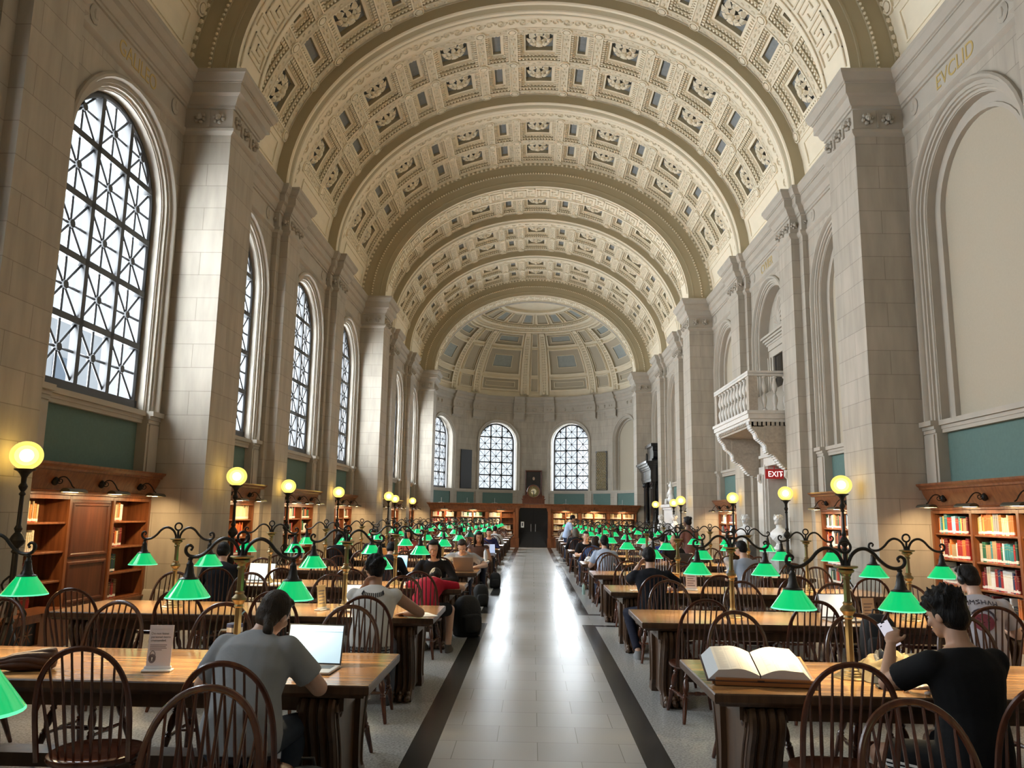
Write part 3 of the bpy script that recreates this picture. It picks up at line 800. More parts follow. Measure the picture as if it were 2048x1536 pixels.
    for c in range(-81, 90, 18):
        panel(D_(c-7.2), D_(c+7.2), D_(58.6), D_(68.5), [(0,.09,0),(0,-.04,0),(.06,-.04,0),(.06,.02,3),(.15,.03,4)], 5 if (c//18) % 2 else 4)
    dm.loft([[E(-PI/2+PI*i/n, D_(t), d) for i in range(n+1)] for t, d in ((69.5,.09),(69.5,-.08),(71.5,-.08),(71.5,.6))], closed=False, m=0)
    dm.loft([[E(-PI/2+PI*i/n, D_(t), .3) for i in range(n+1)] for t in (71, 90)], closed=False, m=3)
    dm.build('ceiling', [M['plaster'], M['plaster_d'], M['coffer_blue'], M['olive'], mat('dome_panel_tan', (.50,.44,.33), .85, spec=.2), mat('dome_panel_blue', (.36,.39,.37), .85, spec=.2, noise=.15, nscale=6)], smooth=.5, kind='structure')
    os_ = MB(); os_.loft([[E(-PI/2+PI*i/n, (PI/2)*j/8, .9) for i in range(n+1)] for j in range(9)], closed=False); os_.build('ceiling', M['plaster'], kind='structure')
    for az in (-67.5,-22.5,22.5):
        p = math.radians(az)
        place_window(((R+.40)*sin(p), APY+(R+.40)*cos(p), 0), (0,0,PI/2-p), WINA)
    # pierced bronze grilles between the windows
    for az, lit in ((-45, False), (45, True)):
        p = math.radians(az); g = thing('wall_grille', 'tall dark grille panel on the curved wall %s' % ('left of the windows' if az < 0 else 'right of the windows, with gilt tracery'), 'grille', (0,0,0))
        f = MB(); f.box(-.46,.46,-.05,.05,0,2.5); f.build('panel', M['black'], g, smooth=0)
        if lit:
            t = MB()
            for i in range(9):
                for j in range(24):
                    if (i+j) % 2: continue
                    x, z = -.36+.72*i/8, .1+2.3*j/23
                    t.tube([(x+.07*cos(a), -.065, z+.07*sin(a)) for a in [2*PI*q/8 for q in range(8)]], .016, 4, closed=True)
            t.build('tracery', mat('gilt_tracery', (.45,.34,.14), .5), g)
        g.location = ((R-.04)*sin(p), APY+(R-.04)*cos(p), 3.36); g.rotation_euler = (0,0,-p)
build_apse()
# buildings across the street, seen through the glass
ob = MB()
ob.box(-42,-34,-20,9,-6,24); ob.box(-44,-34,14,60,-6,15)
for y in range(-18, 58, 4):
    for z in range(-2, 13, 4): ob.box(-34,-33.9,y,y+1.8,z,z+2.4,1)
ob.build('street_building', [mat('pale_facade', (.62,.62,.62), .9), mat('facade_windows', (.25,.30,.36), .4)], smooth=0, kind='structure', label='pale stone building across the street outside the windows')
# ================================================================ TABLES, CHAIRS, LAMPS
TX0, TX1, TW, TY0, TS, TH = .962, 4.60, 1.06, 4.63, 2.93, .76
NT = 13
SIDE = {-1: 'left', 1: 'right'}
ROWN = lambda i: 'the frontmost' if i == 0 else ('the %s' % ORD[i] if i > 0 else 'the nearest cut-off')
def table_y(i): return TY0 + TS*i        # near edge of row i (i = -1 is the row cut off by the frame)

def curve_tube(pts, n=4):
    # catmull-rom through points
    P = [Vector(p) for p in pts]; out = []
    for i in range(len(P)-1):
        p0, p1, p2, p3 = P[max(i-1,0)], P[i], P[i+1], P[min(i+2,len(P)-1)]
        for j in range(n):
            t = j/n; out.append(.5*((2*p1)+(p2-p0)*t+(2*p0-5*p1+4*p2-p3)*t*t+(3*p1-p0-3*p2+p3)*t**3))
    out.append(P[-1]); return out

def make_table():
    L, Wd = (TX1-TX0)/2, TW/2
    top = MB(); pr = [(-.035,.685),(-.03,.70),(-.005,.705),(0,.715),(0,.752),(-.006,.76)]
    ring = lambda o, z: [(-L-o,-Wd-o,z),(L+o,-Wd-o,z),(L+o,Wd+o,z),(-L-o,Wd+o,z)]
    top.loft([ring(o, z) for o, z in pr], True, True)
    top.m = [0 if all(abs(top.v[i][2]-.76) < .001 for i in f) else 1 for f in top.f]
    apr = MB(); apr.box(-L+.16,L-.16,-Wd+.10,-Wd+.13,.60,.69); apr.box(-L+.16,L-.16,Wd-.13,Wd-.10,.60,.69)
    for s in (-1,1): apr.box(*sorted((s*(L-.16),s*(L-.19))),-Wd+.13,Wd-.13,.60,.69)
    apr.box(-L+.3,L-.3,-.09,.09,.16,.24)
    tr = MB(); hx = .105
    # plank and consoles, outline in (y, z)
    prof = curve_tube([(.455,.665,0),(.485,.61,0),(.47,.54,0),(.42,.45,0),(.375,.34,0),(.35,.22,0),(.355,.13,0),(.40,.08,0),(.44,.05,0)], 3)
    outer = [(p.x, p.y) for p in prof]
    poly = outer + [(.44,.0),(.27,.0),(.26,.07),(.22,.12),(.20,.3),(.22,.665)]
    for s in (-1, 1):
        tr.prism([(s*y, z) for y, z in poly], -hx, hx, 'yz')
        for x in (-.078,-.026,.026,.078): tr.tube([(x, s*(y+.004), z) for y, z in outer], .023, 6)
        for x in (-.07,0,.07): tr.ell((x, s*.455, .035), (.032,.055,.036), 8, 5); tr.ell((x, s*.425, .07), (.026,.04,.03), 8, 5)
        for xs in (-1, 1):
            sp = []
            for q in range(22):
                t = q/21; a = t*3.6*PI; r = .062*(1-t*.85); sp.append((xs*(hx+.004), s*(.405+r*cos(a)), .60+r*1.1*sin(a)))
            tr.tube(sp, .012, 5)
            tr.tube([(xs*(hx+.003), s*(y-.05), z) for y, z in outer[4:-4]], .008, 4)
    tr.prism([(-.23,.05),(.23,.05),(.23,.665),(-.23,.665)], -.07, .07, 'yz')
    tr.box(-.11,.11,-.43,.43,.655,.69)
    return (top.mesh('tabletop', [M['table'], M['table_d']], .4), apr.mesh('apron', M['table_d'], .4), tr.mesh('trestle', M['table_d'], .5))
TM = make_table()
def place_table(sd, i):
    lab = 'long oak reading table in %s row on the %s of the aisle' % (ROWN(i), SIDE[sd])
    t = thing('reading_table', lab, 'table', (sd*(TX0+TX1)/2, table_y(i)+TW/2, 0), 0, 'reading tables in two columns')
    obj('tabletop', TM[0], t); obj('apron', TM[1], t)
    for s in (-1, 1): obj('trestle', TM[2], t, (s*((TX1-TX0)/2-.30), 0, 0))
    return t
for sd in (-1, 1):
    for i in range(-1, NT): place_table(sd, i)

# ---- twin-arm table lamps with green shades
M['shade'] = emat('green_glass_shade', (.0,.62,.17), .40); _b = M['shade'].node_tree.nodes['Principled BSDF']
_b.inputs['Base Color'].default_value = (.0,.30,.10,1); _b.inputs['Roughness'].default_value = .12; _b.inputs['Coat Weight'].default_value = .6
M['shade_rim'] = emat('shade_rim', (.12,.80,.42), .55)
M['shade_in'] = emat('white_shade_lining', (1,.86,.62), .5)
M['shade_off'] = mat('unlit_green_shade', (.0,.085,.045), .12, coat=.5)
M['shade_off_in'] = mat('unlit_shade_lining', (.5,.5,.45), .3)
def make_lamp():
    R = {}
    b = MB(); b.lathe([(.0,.0),(.108,.0),(.108,.006),(.098,.013),(.082,.016),(.080,.024),(.066,.028),(.064,.036),(.048,.042),(.045,.052),(.034,.058),(.030,.075),(.026,.09),(.0,.09)], 24, cap=False); R['base'] = b.mesh('base', M['brass'], .5)
    p = MB(); p.lathe([(.023,.08),(.0225,.355)], 6, cap=True); p.lathe([(.024,.35),(.03,.36),(.026,.372),(.034,.385),(.046,.40),(.046,.412),(.034,.425),(.026,.435),(.03,.447),(.024,.455)], 16, cap=False); p.lathe([(.022,.45),(.0205,.60)], 6, cap=True); R['pole'] = p.mesh('pole', M['brass'], .5)
    c = MB(); c.lathe([(.0,.588),(.026,.59),(.028,.60),(.022,.61),(.028,.625),(.046,.635),(.05,.648),(.04,.655),(.07,.662),(.074,.668),(.07,.674),(.0,.676)], 20, cap=False); R['collar'] = c.mesh('collar', M['brass'], .5)
    a = MB(); path = curve_tube([(.02,0,.675),(.022,0,.70),(.045,0,.745),(.085,0,.775),(.13,0,.78),(.175,0,.755),(.215,0,.71),(.26,0,.675),(.305,0,.662),(.345,0,.668),(.368,0,.692),(.366,0,.722),(.345,0,.735),(.326,0,.722),(.333,0,.708)], 4)
    a.tube(path, [.0115 if q < len(path)*.75 else .0115-.005*(q-len(path)*.75)/(len(path)*.25) for q in range(len(path))], 8); a.ell((.333,0,.708), (.01,.01,.01), 6, 4); R['arm'] = a.mesh('arm', M['arm'], .6)
    r = MB(); r.tube([(.036*cos(2*PI*q/20),0,.79+.036*sin(2*PI*q/20)) for q in range(20)], .009, 7, closed=True); r.lathe([(.02,.675),(.012,.70),(.011,.752)], 8); R['ring'] = r.mesh('ring', M['arm'], .6)
    s = MB(); s.lathe([(.0,.672),(.011,.67),(.011,.655),(.016,.652),(.016,.644),(.012,.64),(.015,.628),(.022,.618),(.022,.60),(.026,.585),(.029,.56),(.034,.55),(.040,.535),(.058,.528),(.062,.522),(.0,.521)], 14, cap=False); R['socket'] = s.mesh('socket', M['arm'], .5)
    def shade(m0, m1, m2):
        h = MB(); h.lathe([(.050,.524),(.060,.520),(.066,.51),(.1345,.415)], 28, cap=False, m=0); h.lathe([(.1345,.415),(.138,.409),(.136,.406),(.132,.409)], 28, cap=False, m=1); h.lathe([(.132,.409),(.062,.508),(.0,.512)], 28, cap=False, m=2)
        return h.mesh('shade', [m0, m1, m2], .5)
    R['shade'] = shade(M['shade'], M['shade_rim'], M['shade_in']); R['off'] = shade(M['shade_off'], M['shade_off'], M['shade_off_in'])
    return R
LM = make_lamp()
LL = D.lights.new('shade_bulb', 'SPOT'); LL.energy = 15; LL.color = (1,.78,.46); LL.spot_size = math.radians(138); LL.spot_blend = .5; LL.shadow_soft_size = .04
def place_lamp(sd, i, j, off=()):
    x = sd*(1.92, 3.65)[j]; y = table_y(i) + TW/2
    lab = 'brass twin-arm lamp, green shades, %s row %s of the aisle, %s' % (ROWN(i).replace('the ',''), SIDE[sd], 'nearer the aisle' if j == 0 else 'nearer the wall')
    t = thing('table_lamp', lab, 'lamp', (x, y, TH), 0, 'green shaded lamps on the reading tables')
    for n in ('base','pole','collar','ring'): obj(n, LM[n], t)
    for s in (1, -1):
        obj('arm', LM['arm'], t, rot=(0 if s > 0 else PI))
        obj('socket', LM['socket'], t, (s*.335,0,0))
        o = s in off
        sh_ = obj('shade', LM['off' if o else 'shade'], t, (s*.335,0,0))
        if o: tag(sh_, 'unlit dark green shade')
        else:
            l = D.objects.new('shade_bulb', LL); COL.objects.link(l); l.parent = t; l.location = (s*.335,0,.47)
for sd in (-1, 1):
    for i in range(-1, NT):
        for j in (0, 1):
            place_lamp(sd, i, j, off=((1,) if (sd, i, j) == (-1, 5, 0) else ()))

# ---- bow-back Windsor chairs (local: faces +y, floor at z=0)
def turned(mb, a, b, prof, n=10):
    a, b = Vector(a), Vector(b); d = b-a; L = d.length; st = len(mb.v)
    mb.lathe([(r, h*L) for r, h in prof], n)
    q = d.to_track_quat('Z', 'Y').to_matrix().to_4x4(); mb.xf(Matrix.Translation(a) @ q, st)
LEGP = [(.011,0),(.013,.03),(.016,.18),(.0185,.34),(.0215,.42),(.024,.45),(.017,.475),(.021,.50),(.014,.53),(.022,.60),(.0245,.67),(.021,.75),(.014,.80),(.0215,.83),(.015,.86),(.018,.93),(.018,1.0)]
LEGP = [(r*1.12, h) for r, h in LEGP]
STRP = [(.009,0),(.011,.15),(.014,.35),(.012,.40),(.0185,.46),(.0185,.54),(.012,.60),(.014,.65),(.011,.85),(.009,1)]
def make_chair():
    R = {}
    st = MB(); n = 28
    def outline(k):
        o = []
        for j in range(n):
            a = 2*PI*j/n; c, s = cos(a), sin(a)
            x = .235*(abs(c)**.8)*(1 if c > 0 else -1)*(1+.06*s); y = .225*(abs(s)**.85)*(1 if s > 0 else -1)
            if s > .6 : y -= .018*cos(a*2)*-1*(1-abs(c))*.3
            o.append((x*k, y*k))
        return o
    rings = []
    for k, z in ((.84,.410),(.97,.422),(1.0,.438),(.985,.452),(.93,.458)): rings.append([(x,y,z) for x, y in outline(k)])
    for k, dz in ((.75,-.010),(.5,-.017),(.25,-.016),(.02,-.012)):
        rings.append([(x,y,.458+dz+ (.012*max(0,1-abs(x)/.06)*max(0,y/.2))) for x, y in outline(k)])
    st.loft(rings, True, True); R['seat'] = st.mesh('seat', M['chair'], .7)
    bk = MB()
    def bow(t):
        # t 0..1 from left foot over the top to the right foot; leans back
        a = PI*(1-t); x = .225*cos(a)*(1.0+.22*sin(a)) ; h = .445+.575*(sin(a)**.62 if sin(a) > 0 else 0)
        y = -.165 - .05*sin(a)**.5*0 - (h-.445)*.235
        if h < .47: y += 0
        return Vector((x, y, h))
    N_ = 34; pts = [bow(t/N_) for t in range(N_+1)]
    # round the feet of the bow into the seat
    rings = []
    for i, p in enumerate(pts):
        t = (pts[min(i+1,N_)]-pts[max(i-1,0)]).normalized(); nrm = Vector((0,-1,-.235)).normalized(); nrm = (nrm - t*nrm.dot(t)).normalized(); bi = t.cross(nrm)
        w, d = .0155, .0115
        rings.append([p+bi*(w*cos(2*PI*j/8))+nrm*(d*sin(2*PI*j/8)) for j in range(8)])
    bk.loft(rings, True, True)
    for i in range(9):
        u = (i-4)/4; xb = u*.165; xt = u*.212*(1 if abs(u) < 1 else .98)
        # top of the spindle on the bow
        best = min(pts, key=lambda p: abs(p.x-xt) + (10 if p.z < .6 else 0))
        yb = -.135 - .035*(1-u*u)
        bk.tube([(xb,yb,.45),((xb*.7+best.x*.3),yb*.7+best.y*.3,.45*.7+best.z*.3),(best.x*.85+xb*.15,best.y*.85+yb*.15,best.z*.85+.45*.15),(best.x,best.y,best.z)], [.0068,.0098,.0062,.0058], 6)
    R['backrest'] = bk.mesh('backrest', M['chair'], .7)
    feet = {(1,1):((.20,.235),(.135,.13)),(1,-1):((-.20,.235),(-.135,.13)),(-1,1):((.205,-.265),(.13,-.125)),(-1,-1):((-.205,-.265),(-.13,-.125))}
    R['legs'] = []
    for k, (f, t) in feet.items():
        m = MB(); turned(m, (*f, 0), (*t, .425), LEGP); R['legs'].append(m.mesh('leg', M['chair'], .7))
    s = MB()
    def at(k, h): f, t = feet[k]; q = h/.425; return (f[0]+(t[0]-f[0])*q, f[1]+(t[1]-f[1])*q, h)
    l0, l1, r0, r1 = at((1,-1),.19), at((-1,-1),.19), at((1,1),.19), at((-1,1),.19)
    turned(s, l0, l1, STRP, 8); turned(s, r0, r1, STRP, 8)
    mid = lambda a, b: tuple((p+q)/2 for p, q in zip(a, b)); turned(s, mid(l0, l1), mid(r0, r1), STRP, 8)
    R['stretcher'] = s.mesh('stretcher', M['chair'], .7)
    # the same chair as one mesh for the distant rows
    far = MB()
    for src in (st, bk, s): far.add(src.v, src.f)
    for k, (f, t) in feet.items(): turned(far, (*f, 0), (*t, .425), [(.012,0),(.02,.4),(.024,.62),(.018,1)], 5)
    R['far'] = far.mesh('windsor_chair', M['chair'], .7)
    return R
CH = make_chair()
SLOT = ['nearest the aisle', 'second from the aisle', 'third from the aisle', 'nearest the wall']
CHN = 0
def place_chair(sd, i, near, slot, x=None, y=None, rot=None, extra=None):
    global CHN; CHN += 1
    rnd = random.Random(i*97+slot*13+near*5+(sd+1)*31)
    if x is None: x = sd*(1.46, 2.33, 3.20, 4.10)[slot] + rnd.uniform(-.06,.06)
    if y is None: y = (table_y(i) - .16 if near else table_y(i) + TW + .16) + rnd.uniform(-.09,.06)*(1 if near else -1)
    if rot is None: rot = (0 if near else PI) + rnd.uniform(-.13,.13)
    lab = extra or 'bow-back Windsor chair, %s side of %s %s table, %s' % ('near' if near else 'far', ROWN(i).replace('the ', ''), SIDE[sd], SLOT[slot])
    far = i > 6
    if far:
        return obj('windsor_chair', CH['far'], None, (x,y,0), rot, lab, 'chair', 'wooden Windsor chairs at the tables')
    t = thing('windsor_chair', lab, 'chair', (x,y,0), rot, 'wooden Windsor chairs at the tables')
    obj('seat', CH['seat'], t); obj('backrest', CH['backrest'], t); obj('stretcher', CH['stretcher'], t)
    for m in CH['legs']: obj('leg', m, t)
    return t
CHAIR_POS = {}   # (side,row,near,slot) -> overrides
SKIP = set()
# ================================================================ GLOBE POSTS
M['globe'] = None
def globe_mat(nm='frosted_globe', st=.75, f0=.45, f1=1, col=(1,.72,.16)):
    m, nt, b = newmat(nm); nt.nodes.remove(b); o = nt.nodes['Material Output']
    e = N(nt, 'ShaderNodeEmission'); e.inputs[0].default_value = (*col,1); e.inputs[1].default_value = st
    t = N(nt, 'ShaderNodeBsdfTransparent'); t.inputs[0].default_value = (1,.92,.62,1)
    lw = N(nt, 'ShaderNodeLayerWeight'); lw.inputs[0].default_value = .35
    x = N(nt, 'ShaderNodeMixShader'); mr = N(nt, 'ShaderNodeMapRange'); mr.inputs[1].default_value = 0; mr.inputs[2].default_value = .9; mr.inputs[3].default_value = f0; mr.inputs[4].default_value = f1
    nt.links.new(lw.outputs['Facing'], mr.inputs[0]); nt.links.new(mr.outputs[0], x.inputs[0])
    nt.links.new(t.outputs[0], x.inputs[1]); nt.links.new(e.outputs[0], x.inputs[2]); nt.links.new(x.outputs[0], o.inputs[0])
    return m
M['globe'] = globe_mat(); M['globe2'] = globe_mat('added_glow', 1.5, .55, .65, (1,.86,.46)); M['bulb'] = emat('warm_bulb', (1,.72,.30), 30)
def make_post():
    R = {}
    b = MB(); b.lathe([(.19,0),(.19,.05),(.16,.07),(.15,.16),(.11,.2),(.09,.3),(.06,.36),(.05,.42),(.07,.45),(.045,.5)], 12)
    for i in range(4):
        a = PI/4+PI/2*i; sp = [((.05+.10*q/10*(1+.5*sin(q)))*cos(a), (.05+.10*q/10)*sin(a), .95-.45*q/10) for q in range(11)]
        sp = curve_tube([(.03*cos(a),.03*sin(a),.95),(.10*cos(a),.10*sin(a),.86),(.05*cos(a),.05*sin(a),.72),(.12*cos(a),.12*sin(a),.60),(.17*cos(a),.17*sin(a),.52),(.13*cos(a),.13*sin(a),.46)], 3)
        b.tube(sp, .013, 5)
    R['base'] = b.mesh('base', M['iron'], .5)
    p = MB(); p.lathe([(.035,.45),(.032,1.20),(.05,1.22),(.03,1.26),(.075,1.31),(.085,1.35),(.06,1.40),(.03,1.44),(.045,1.48),(.026,1.52),(.022,1.85),(.038,1.87),(.02,1.90),(.04,1.93),(.05,1.96),(.028,2.0),(.03,2.06),(.05,2.10),(.075,2.13),(.11,2.145),(.115,2.16),(.0,2.165)], 12, cap=False); R['post'] = p.mesh('post', M['iron'], .5)
    g = MB(); g.ell((0,0,2.315), (.175,.175,.165), 28, 18); R['globe'] = g.mesh('globe', M['globe'], 3)
    w_ = MB(); w_.ell((0,0,2.315), (.125,.125,.118), 20, 12); R['glow'] = w_.mesh('glow_shell', M['globe2'], 3)  # added glowing layer that softens the step from bulb to globe rim
    u = MB(); u.ell((0,0,2.315), (.075,.075,.075), 14, 10); R['bulb'] = u.mesh('bulb', M['bulb'], 3)
    return R
PM = make_post()
def place_post(sd, k):
    big = k % 3 == 0; x = sd*(5.28 if big else 5.93); y = YP + B*k + (.62 if big else .75)
    # standards are counted from the camera outwards on either wall
    t = thing('lamp_standard', 'black iron lamp standard with glowing globe, %s along the %s wall' % (ORD[k+1], SIDE[sd]), 'lamp', (x,y,0), 0, 'globe lamp standards along the walls')
    for n in ('base','post'): obj(n, PM[n], t)
    g = obj('globe', PM['globe'], t); obj('glow_shell', PM['glow'], g); obj('bulb', PM['bulb'], g)
for sd in (-1, 1):
    for k in range(-1, 6): place_post(sd, k)
# ================================================================ BOOKCASES
SHZ = [.36, .75, 1.14, 1.53]; CTOP = 1.885
COLX = [(-1.70,-.60),(-.56,.56),(.60,1.70)]
def crown(mb, x0, x1, yb, m=0):
    pr = [(0.02,1.885),(-.01,1.90),(-.01,1.93),(-.05,1.955),(-.03,1.97),(-.035,2.0),(-.06,2.06),(-.10,2.13),(-.125,2.19),(-.13,2.215),(-.165,2.22),(-.17,2.25),(-.215,2.285),(-.22,2.315)]
    rings = []
    for y, z in pr: rings.append([(x0+y if y < 0 else x0, yb, z),(x0+y if y < 0 else x0, y, z),(x1-y if y < 0 else x1, y, z),(x1-y if y < 0 else x1, yb, z)])
    mb.loft(rings, False, False, m); mb.add(rings[-1], [(0,1,2,3)], m)
def case_mesh():
    R = {}
    c = MB()
    for x in (-1.745,-.60,.56,1.70): c.box(x, x+.045, .02, .38, 0, CTOP+.02)
    c.box(-1.745,1.745,.36,.385,0,2.0); c.box(-1.745,1.745,.02,.38,1.885,2.0)
    for x in (-1.745,-.60,.56,1.70): c.box(x-.008, x+.053, -.005, .03, .30, CTOP)
    # arched heads of the columns and raised back panels
    for a, b in COLX:
        c.box(a,b,-.002,.025,1.84,1.89)
        for s0, s1 in zip(SHZ, SHZ[1:]+[CTOP]):
            for q in (0, .5):
                p0 = a+(b-a)*q+.04; p1 = a+(b-a)*(q+.5)-.04; c.box(p0,p1,.345,.362,s0+.06,s1-.08)
    R['carcass'] = c.mesh('carcass', M['case'], .3)
    b = MB(); b.box(-1.75,1.75,-.02,.38,0,.09); b.box(-1.75,1.75,.0,.38,.09,.33); b.box(-1.75,1.75,-.03,.1,.31,.335); R['plinth'] = b.mesh('plinth', M['case'], .3)
    k = MB(); crown(k, -1.73, 1.73, .38); R['crown'] = k.mesh('crown', M['case'], .5)
    s = MB(); a, bb = COLX[0]; w = (bb-a)/2; s.bbox(-w,w,0,.35,-.028,0,.004); R['shelf'] = s.mesh('shelf', M['case'], .3)
    d = MB(); d.box(-.56,.56,.02,.06,.34,1.86)
    for z0, z1 in ((.40,.98),(1.04,1.80)): 
        d.loft([[(-.5+o,y,z0+o),(.5-o,y,z0+o),(.5-o,y,z1-o),(-.5+o,y,z1-o)] for o, y in ((0,.02),(.015,.0),(.04,.0),(.06,.03))], True, False); d.box(-.44,.44,.028,.03,z0+.06,z1-.06)
    R['door'] = d.mesh('panel_door', M['case_d'], .4)
    # scroll bracket and hooded reading lamp
    br = MB()
    sp = [( .0 , -.13-.0, 2.06)]
    scr = [(0, -.16 - .045*(1-q/14*.8)*cos(q*.55+PI) , 2.075 + .045*(1-q/14*.8)*sin(q*.55+PI)) for q in range(15)]
    br.tube(scr[::-1], .007, 5)
    br.tube(curve_tube([(0,-.10,2.06),(0,-.16,2.12),(0,-.23,2.125),(0,-.29,2.07),(0,-.33,2.005),(0,-.36,1.985)],4), .009, 6); br.ell((0,-.09,2.07), (.045,.05,.06), 8, 6); R['bracket'] = br.mesh('lamp_bracket', M['iron'], .6)
    h = MB(); n = 10; rr = .07
    prof = [(-.36+rr*cos(PI*j/n)*1.0, 1.925+rr*sin(PI*j/n)*.75) for j in range(n+1)]
    prof2 = [(-.36+(rr-.008)*cos(PI*j/n), 1.925+(rr-.008)*sin(PI*j/n)*.72) for j in range(n+1)]
    for pr, m in ((prof, 0), (prof2, 1)): h.loft([[(x,y,z) for y, z in pr] for x in (-.21,-.20,.20,.21)], False, False, m)
    for x in (-.21,.21): h.add([(x,y,z) for y, z in prof], [tuple(range(n+1))], 0)
    R['hood'] = h.mesh('lamp_hood', [mat('bronze_hood', (.075,.066,.045), .4, metal=.5), mat('hood_lining', (.8,.75,.6), .4)], .5)
    return R
CM = case_mesh()
BL = D.lights.new('hood_lamp', 'AREA'); BL.shape = 'RECTANGLE'; BL.size = .36; BL.size_y = .08; BL.energy = 6.5; BL.color = (1,.70,.36)
def put_lamp(parent, x, dy=0, dz=0):
    b = obj('lamp_bracket', CM['bracket'], parent, (x,dy,dz)); obj('lamp_hood', CM['hood'], b)
    l = D.objects.new('hood_lamp', BL); COL.objects.link(l); l.parent = parent; l.location = (x, -.352+dy, 1.935+dz); l.rotation_euler = (math.radians(22),0,0)
WALLN = {(-1,0):'below the big left window', (-1,1):'just past the first left pier', (1,0):'below the green panel at far right', (1,1):'behind the right pier with a lamp globe'}
def place_case(sd, k, lab, door=False):
    t = thing('bookcase', lab, 'bookcase', (sd*X1, ykc(k), 0), -sd*PI/2, 'oak bookcases along the walls')
    for n in ('carcass','plinth','crown'): obj(n, CM[n], t)
    for ci, (a, b) in enumerate(COLX):
        if door and ci == 1: obj('door', CM['door'], t); continue
        for z in SHZ: obj('shelf', CM['shelf'], t, ((a+b)/2, .02, z))
    for x in (-1.15,0,1.15): put_lamp(t, x)
    return t
CASES = {}
for sd, k, lab, dr in ((-1,0,'oak wall bookcase with panelled door under the big left window',True),(-1,1,'oak wall bookcase behind the front pier on the left',False),
        (-1,2,'oak wall bookcase in the second bay past the left pier',False),(-1,3,'oak wall bookcase in the third bay past the left pier',False),(-1,4,'oak wall bookcase in the fourth bay on the left',False),(-1,5,'oak wall bookcase in the fifth bay on the left',False),(-1,6,'oak wall bookcase in the last bay on the left',False),
        (1,0,'oak wall bookcase full of books under the teal panel at right',False),(1,1,'oak wall bookcase between the right pier and the exit doorway',False),(1,3,'oak wall bookcase beyond the balcony on the right',False),(1,4,'oak wall bookcase past the second right pier',False),
        (1,-1,'oak wall bookcase in the cut-off bay at right',False),(-1,-1,'oak wall bookcase in the cut-off bay at left',False)):
    CASES[(sd,k)] = place_case(sd, k, lab, dr)

# ---- books
BCOL = {'red':(.36,.02,.015),'dark red':(.16,.012,.012),'orange':(.62,.17,.03),'cream':(.66,.58,.42),'white':(.75,.74,.70),'black':(.014,.014,.016),'navy':(.02,.03,.09),'blue':(.05,.14,.33),'light blue':(.24,.42,.62),
        'green':(.025,.14,.06),'dark green':(.012,.05,.03),'yellow':(.66,.47,.10),'brown':(.13,.06,.025),'tan':(.42,.29,.15),'grey':(.25,.25,.25),'teal':(.03,.22,.24),'pale yellow':(.70,.60,.34)}
BM = {n: mat('book_cover_'+n.replace(' ','_'), c, .55, noise=.15, nscale=12) for n, c in BCOL.items()}
M['lab_w'] = mat('spine_label', (.75,.72,.66), .7); M['lab_r'] = mat('red_spine_label', (.5,.02,.02), .6); M['pages'] = mat('page_edges', (.68,.62,.50), .85)
BOOKM = {}
def book_mesh(col, lab):
    if (col, lab) in BOOKM: return BOOKM[(col, lab)]
    m = MB()  # unit: x thickness, y depth (spine at 0), z height
    sp = [(-.5,1),(-.5,.10),(-.42,.03),(-.2,0),(.2,0),(.42,.03),(.5,.10),(.5,1)]
    m.loft([[(x,y,z) for x, y in sp] for z in (0,1)], False, False, 0); m.add([(x,y,1) for x, y in sp], [tuple(range(8))], 0); m.add([(x,y,0) for x, y in sp], [tuple(range(7,-1,-1))], 0)
    m.box(-.44,.44,.06,.985,.9995,1.0005,1)
    def band(z0, z1, k): m.loft([[(x*1.004,y-.006,z) for x, y in sp[1:7]] for z in (z0,z1)], False, False, k)
    if lab: band(.06,.19,2)
    if lab > 1: band(.02,.055,3)
    band(.72,.735,4); band(.86,.87,4)
    me = m.mesh('book', [BM[col], M['pages'], M['lab_w'], M['lab_r'], M['gold']], .5); BOOKM[(col, lab)] = me; return me
NBOOK = 0; FARB = MB(); FARM = list(BM)
def fill(caseobj, x0, x1, z, rnd, pal, dense=1.0, indiv=None, hmax=.33, stand=False):
    # one shelf run, case-local; indiv is a label pattern or None for the pooled distant books
    global NBOOK
    x = x0 + .015; mw = caseobj.matrix_basis if caseobj.parent is None else caseobj.matrix_world
    Mx = Matrix.Translation(caseobj.location) @ Matrix.Rotation(caseobj.rotation_euler.z, 4, 'Z')
    n = 0; lim = x0 + (x1-x0)*dense; run = 0; lean = 0
    while True:
        if run <= 0: col = rnd.choice(pal); run = rnd.choice((1,1,1,2,3)); h = rnd.uniform(.22, hmax); th = rnd.uniform(.026,.056); d = rnd.uniform(.16,.22)
        run -= 1
        if x + th > lim: break
        hh = h + rnd.uniform(-.006,.006); lab = rnd.choice((1,2,2,2,1))
        if indiv:
            n += 1; NBOOK += 1
            o = obj('book', book_mesh(col, lab), None, label=indiv % ('tall ' if hh > .29 else ('thin ' if th < .032 else ''), col, ORD_(n)), cat='book', group='books on the wall shelves')
            o.matrix_world = Mx @ Matrix.Translation((x+th/2, .075, z+.0005)) @ Matrix.Diagonal((th*.97, d, hh, 1))
        else:
            ci = FARM.index(col)
            st = len(FARB.v); FARB.box(x, x+th*.96, .075, .075+d, z, z+hh, ci); FARB.box(x+.001, x+th*.955, .0725, .08, z+.02, z+.06, len(FARM)); FARB.xf(Mx, st)
        x += th
    return n
def ORD_(n):
    t = ['twentieth','thirtieth','fortieth']
    if n <= 14: return ORD[n-1]
    m = {15:'fifteenth',16:'sixteenth',17:'seventeenth',18:'eighteenth',19:'nineteenth',20:'twentieth',30:'thirtieth',40:'fortieth'}
    if n in m: return m[n]
    return {2:'twenty-',3:'thirty-',4:'forty-'}[n//10] + ORD[n%10-1]
